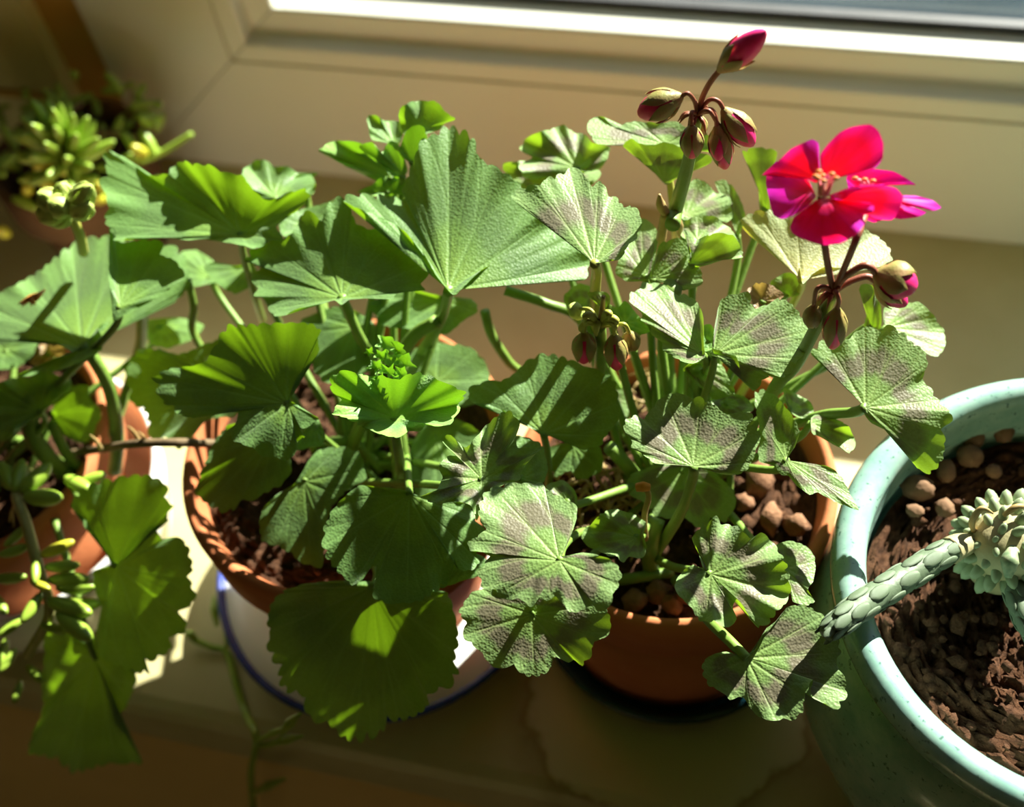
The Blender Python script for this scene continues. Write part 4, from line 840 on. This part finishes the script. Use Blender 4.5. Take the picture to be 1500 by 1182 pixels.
# pale bud cluster
fc_ = W(104, 314, .185); FYY = fc_[1]
Q = lambda x, y, dy=0: V(x, y, FYY+dy)
v, f = tube([W(122, 370, .160), Q(117, 345), fc_], [.0021, .0020, .0018], seg=10); mk('flower_stalk', v, f, M['stem_yellow'], gf)
for i, (x0, y0, x1, y1, r, dy) in enumerate(((100, 310, 54, 282, .0046, -.002), (98, 312, 52, 312, .0044, -.005), (100, 306, 90, 268, .0042, .002), (106, 306, 133, 272, .0042, 0), (108, 312, 132, 300, .0040, -.004), (102, 314, 74, 326, .0036, -.004), (102, 308, 70, 296, .0044, -.006))):
    bud(gf, Q(x0, y0, dy*.4), Q(x1, y1, dy), r, None, sm='sepal_green', core='sepal_green', cover=.95, seed=40+i)
# a dried scrap lying on the big leaf
g0 = Geo()
for k, (x0, y0, x1, y1) in enumerate(((28, 445, 62, 432), (32, 448, 60, 428), (45, 447, 66, 424), (40, 438, 52, 446))):
    g0.add(*tube([W(x0, y0, .1605), W((x0+x1)/2, (y0+y1)/2-2, .164), W(x1, y1, .162)], [.0004, .0012, .0003], seg=6, per=4))
tag(mk('dried_petal', g0.v, g0.f, M['orange'], None), 'small orange-brown dried flower scrap lying on a big geranium leaf', 'scrap')

# ------------------------------------------------------------------ jelly-bean sedums
def bean_mesh(name, m):
    v, f = ICO2
    v = np.array(v)*[1, .42, .42]
    v[:, 2] += 0.10*(v[:, 0]**2)
    me = bpy.data.meshes.new(name); me.from_pydata(v.tolist(), [], f); me.polygons.foreach_set('use_smooth', [True]*len(f)); me.materials.append(m); me.update()
    return me
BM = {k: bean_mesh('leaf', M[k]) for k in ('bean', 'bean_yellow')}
def bean(plant, P, d, L, k='bean', fat=1.0):
    o = bpy.data.objects.new('leaf', BM[k]); put(o, plant, P)
    q = Vector((1, 0, 0)).rotation_difference(Vector(unit(d)))
    o.rotation_mode = 'QUATERNION'; o.rotation_quaternion = q; o.scale = (L/2, L/2*fat, L/2*fat)
    return o
s1 = tag(empty('sedum', (*SCN, 0.066)), 'bushy jelly-bean sedum with upright bright green rosette in the window corner', 'plant')
rs = np.random.RandomState(8)
top = W(88, 215, .118)
def sstem(plant, pts, r, m='sedum_stem'):
    v, f = tube(pts, r, None, 8); return mk('stem', v, f, M[m], plant)
base = np.array([*SCN, 0.064])
sstem(s1, [base, base+(top-base)*.5+[0, 0, .01], top], .0018)
for k in range(34):
    a = k*2.39996; e = 1.25-1.15*(k/34)
    d = np.array([math.cos(a)*math.cos(e), math.sin(a)*math.cos(e), math.sin(e)])
    P = top+d*.0135+np.array([0, 0, -.014*(k/34)])
    bean(s1, P, d, .021+.004*rs.rand(), 'bean', .55)
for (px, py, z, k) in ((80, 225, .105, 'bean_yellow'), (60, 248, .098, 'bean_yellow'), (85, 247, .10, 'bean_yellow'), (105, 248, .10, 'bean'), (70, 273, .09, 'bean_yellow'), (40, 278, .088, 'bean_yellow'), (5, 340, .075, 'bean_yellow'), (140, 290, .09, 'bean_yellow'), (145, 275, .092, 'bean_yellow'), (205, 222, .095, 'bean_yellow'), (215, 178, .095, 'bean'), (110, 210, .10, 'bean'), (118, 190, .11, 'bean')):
    bean(s1, W(px, py, z), (rs.randn()*.5, -.4, .8), .013, k, 1.1)
for k in range(70):
    px, py = rs.uniform(0, 235), rs.uniform(110, 300)
    if px < 15 and py < 150: continue
    bean(s1, W(px, py, .086+rs.uniform(-.018, .006)), rs.randn(3), rs.uniform(.011, .017), 'bean', .8)
for e in ((30, 300, .07), (150, 230, .08), (200, 200, .09), (10, 200, .08), (120, 150, .09)):
    p = W(*e); sstem(s1, [base, (base+p)/2+[0, 0, .012], p], .0013, 'wood')
v, f = tube([W(205, 240, .085), W(240, 222, .088), W(282, 196, .093)], [.0009, .0016, .0014], seg=6); mk('twig', v, f, M['bean'], s1)
s2 = tag(empty('sedum', W(25, 715, .112)), 'trailing jelly-bean sedum hanging over the front of the white bowl', 'plant')
sp = [W(40, 690, .100), W(24, 722, .116), W(38, 765, .114), (W(52, 815, .108)), W(62, 850, .100), W(72, 900, .088), W(40, 960, .066)]
sstem(s2, sp, .0021)
def at2(px, py, z, dx, dy, L, k='bean', dz=0, fat=.8):     # leaf whose far end points to a pixel offset
    P = W(px, py, z); T = W(px+dx, py+dy, z+dz); d = T-P
    bean(s2, (P+T)/2, d, max(L, np.linalg.norm(d)), k, fat)
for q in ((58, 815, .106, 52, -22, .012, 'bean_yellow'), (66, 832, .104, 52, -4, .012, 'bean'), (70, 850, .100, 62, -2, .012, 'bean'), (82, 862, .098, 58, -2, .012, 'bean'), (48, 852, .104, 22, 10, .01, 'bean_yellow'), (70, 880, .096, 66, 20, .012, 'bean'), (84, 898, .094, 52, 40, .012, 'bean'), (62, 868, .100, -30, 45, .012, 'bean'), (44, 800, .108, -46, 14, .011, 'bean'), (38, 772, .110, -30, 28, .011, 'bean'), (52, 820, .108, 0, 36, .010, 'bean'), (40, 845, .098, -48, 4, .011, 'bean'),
          (30, 910, .085, -30, 20, .011, 'bean'), (60, 915, .085, 40, 10, .011, 'bean'), (25, 950, .07, -25, 35, .011, 'bean'), (40, 975, .06, 25, 25, .010, 'bean'), (30, 1000, .055, -8, 26, .010, 'bean'), (10, 900, .08, -20, -30, .011, 'bean'), (90, 885, .09, 60, 0, .010, 'bean'), (10, 935, .07, -10, 40, .012, 'bean')):
    at2(*q)
for q in ((22, 722, .118, 12, -48, .012, 'bean'), (30, 722, .118, 46, -42, .012, 'bean'), (35, 728, .117, 58, 2, .013, 'bean'), (20, 718, .118, -20, -40, .012, 'bean'), (95, 700, .114, 40, 20, .011, 'bean'), (120, 705, .112, 36, -10, .010, 'bean'), (0, 720, .116, -30, -20, .012, 'bean')):
    at2(*q, 0, 1.0)
for (x0, y0, x1, y1) in ((26, 730, 14, 765), (24, 728, 20, 772)):
    v, f = tube([W(x0, y0, .116), W((x0+x1)/2-3, (y0+y1)/2, .112), W(x1, y1, .106)], [.0005, .0004, .0002], seg=5); mk('root', v, f, M['straw'], s2)
# a thin trailing stem lying on the sill and hanging over its nose
s3 = tag(empty('trailing_stem', W(345, 1000, 0.0)), 'thin green succulent stem on the sill beside the blue-rimmed dish', 'plant')
def s3leaf(a, b, r=.0022):
    v, f = tube([a, (a+b)/2+np.array([0, 0, .001]), b], [.0008, r, .0006], seg=8); mk('leaf', v, f, M['bean'], s3)
v, f = tube([W(280, 935, .006), W(310, 948, .004), W(332, 955, .003), W(345, 1000, .003), W(360, 1045, .004), V(376, 1082, .131), V(368, 1130, .129), V(370, 1175, .129), V(372, 1230, .129)], .0016, None, 8); mk('stem', v, f, M['bean'], s3)
v, f = tube([V(376, 1092, .131), V(395, 1090, .128), V(415, 1082, .126)], .0014, None, 8); mk('stem', v, f, M['bean'], s3)
s3leaf(W(318, 918, .010), W(313, 872, .012)); s3leaf(W(332, 952, .006), W(336, 900, .012), .0018); s3leaf(V(400, 1090, .128), V(443, 1078, .124)); s3leaf(V(412, 1075, .126), V(440, 1045, .126)); s3leaf(V(372, 1162, .128), V(418, 1140, .124)); s3leaf(W(290, 938, .006), W(270, 925, .009))
s3leaf(V(378, 1085, .130), V(430, 1062, .128), .0016)

# ------------------------------------------------------------------ medusa-armed succulent in the turquoise pot
cb = W(1478, 796, .129)
cs = tag(empty('succulent', (cb[0], cb[1], 0.109)), 'pale bulbous succulent with a knobbly green crown and long scaly arms', 'plant')
R0 = .0140
prof = [(0.0001, -.022), (.008, -.022), (.0110, -.016), (.0135, -.006), (.0145, .002), (.0135, .007), (.010, .0105), (.005, .0125), (.0001, .013)]
v, f = lathe([(r, cb[2]+z) for r, z in prof], cb[:2], 28); mk('caudex', v, f, M['cactus_pale'], cs)
tm = None
cdir = unit(CAM-cb)
for k in range(46):
    t = k/46; ph = k*2.39996; pol = 1.35*math.sqrt(t)
    # crown turned a little towards the room
    u, w, a = frame_of(np.array([-.45, -.40, .8]))
    d = a*math.cos(pol)+(u*math.cos(ph)+w*math.sin(ph))*math.sin(pol)
    P = cb+np.array([0, 0, -.001])+d*R0*1.02
    if tm is None:
        vv = np.array(ICO1[0])*[1.0, .62, .5]
        tm = bpy.data.meshes.new('tubercle'); tm.from_pydata(vv.tolist(), [], ICO1[1]); tm.polygons.foreach_set('use_smooth', [True]*len(ICO1[1])); tm.materials.append(M['cactus_tub']); tm.update()
    o = bpy.data.objects.new('tubercle', tm); put(o, cs, P)
    tang = unit(d-a*(d @ a)+1e-6); side = np.cross(d, tang)
    tx = unit(tang*.85+d*.5); mr = Matrix((tx, side, np.cross(tx, side))).transposed()
    o.rotation_mode = 'QUATERNION'; o.rotation_quaternion = mr.to_quaternion()
    s = .0016+.0020*t**.5; o.scale = (s*1.5, s*1.1, s*1.3)
def arm(pts, r, pale=0.0, name='arm'):
    v, f = tube(pts, r, seg=14, per=14, bump=lambda i, k: 1+0.05*math.sin(i*1.3+k*1.8))
    o = mk(name, v, f, M['cactus_green'], cs)
    P = smooth_path(pts, 14); n = len(P); rad = np.interp(np.linspace(0, 1, n), np.linspace(0, 1, len(r)), r)
    for i in range(2, n-1, 5):
        Tn = unit(P[min(i+1, n-1)]-P[i-1]); u, w, _ = frame_of(Tn)
        if i/n < pale: continue
        for j in range(3):
            a = j*2.094+((i//5) % 2)*1.047+0.2*math.sin(i)
            d = u*math.cos(a)+w*math.sin(a)
            c = bpy.data.objects.new('scale', SCALE); put(c, o, P[i]+d*rad[i]*.96)
            mr = Matrix((Tn, np.cross(d, Tn), d)).transposed()
            c.rotation_mode = 'QUATERNION'; c.rotation_quaternion = mr.to_quaternion(); q = rad[i]*.62; c.scale = (q*1.3, q, q)
    return o
SCALE = bpy.data.meshes.new('scale'); SCALE.from_pydata((np.array(ICO1[0])*[1.3, .8, .26]).tolist(), [], ICO1[1]); SCALE.polygons.foreach_set('use_smooth', [True]*len(ICO1[1])); SCALE.materials.append(M['cactus_green']); SCALE.update()
a1 = [W(1430, 793, .132), W(1405, 800, .135), W(1372, 817, .138), W(1320, 850, .140), W(1265, 885, .144), W(1232, 910, .146), W(1208, 930, .146)]
arm(a1, [.0025, .0034, .0042, .0045, .0044, .0040, .0024], .10)
v, f = tube([a1[0], (a1[0]+a1[1])/2, a1[1], a1[1]*.6+a1[2]*.4], [.0030, .0036, .0042, .0046], seg=12); mk('arm_base', v, f, M['cactus_pale'], cs)
a2 = [cb+np.array([.003, -.010, -.004]), W(1488, 862, .127), W(1503, 905, .128), W(1525, 950, .128)]
arm(a2, [.0040, .0042, .0040, .0030], .3)
v, f = tube([W(1483, 805, .142), W(1479, 822, .142), W(1477, 846, .139)], [.0015, .0030, .0012], seg=10); mk('young_arm', v, f, M['cactus_tub'], cs)
for pts in ([(1430, 785, .134), (1424, 765, .141), (1438, 745, .146), (1455, 752, .145)], [(1470, 755, .143), (1490, 742, .146), (1510, 745, .144)]):
    v, f = tube([W(*p) for p in pts], [.0008, .0012, .0010, .0003], seg=6); mk('dry_bract', v, f, M['straw'], cs)

# ------------------------------------------------------------------ dry litter on the smaller pot's soil
rs = np.random.RandomState(77)
g1 = Geo()
for k in range(170):
    px = 880+rs.randn()*32; py = 720+rs.randn()*34
    if rs.rand() < .25: px, py = 930+rs.randn()*20, 560+rs.randn()*40
    z = .104+rs.rand()*.010
    p = W(px, py, z)
    if math.hypot(p[0]-RC[0], p[1]-RC[1]) > .050: continue
    d = unit([rs.randn(), rs.randn(), rs.randn()*.4])*rs.uniform(.003, .008)
    g1.add(*tube([p-d, p+np.array([0, 0, rs.uniform(0, .003)]), p+d*.9], [.0003, rs.uniform(.0004, .0009), .0002], seg=4, per=3))
tag(mk('dry_litter', g1.v, g1.f, M['straw'], None), 'tangle of dry straw coloured plant litter on the soil of the smaller terracotta pot', 'litter', None, 'stuff')
for (px, py, s) in ((1112, 700, .0062), (1090, 735, .0040), (965, 868, .0048), (985, 885, .0040), (930, 880, .0035), (1000, 875, .003), (1130, 760, .0045), (1165, 770, .004)):
    p = W(px, py, .103)
    if math.hypot(p[0]-RC[0], p[1]-RC[1]) > .052: continue
    v, f = rock(s, rs, 1, 0.9)
    tag(mk('soil_clod', np.array(v)+p, f, M['clod'], None, origin=p-np.array([0, 0, s*.7])), 'rough brown lump on the soil of the smaller terracotta pot', 'soil lump', 'soil lumps in the smaller terracotta pot')
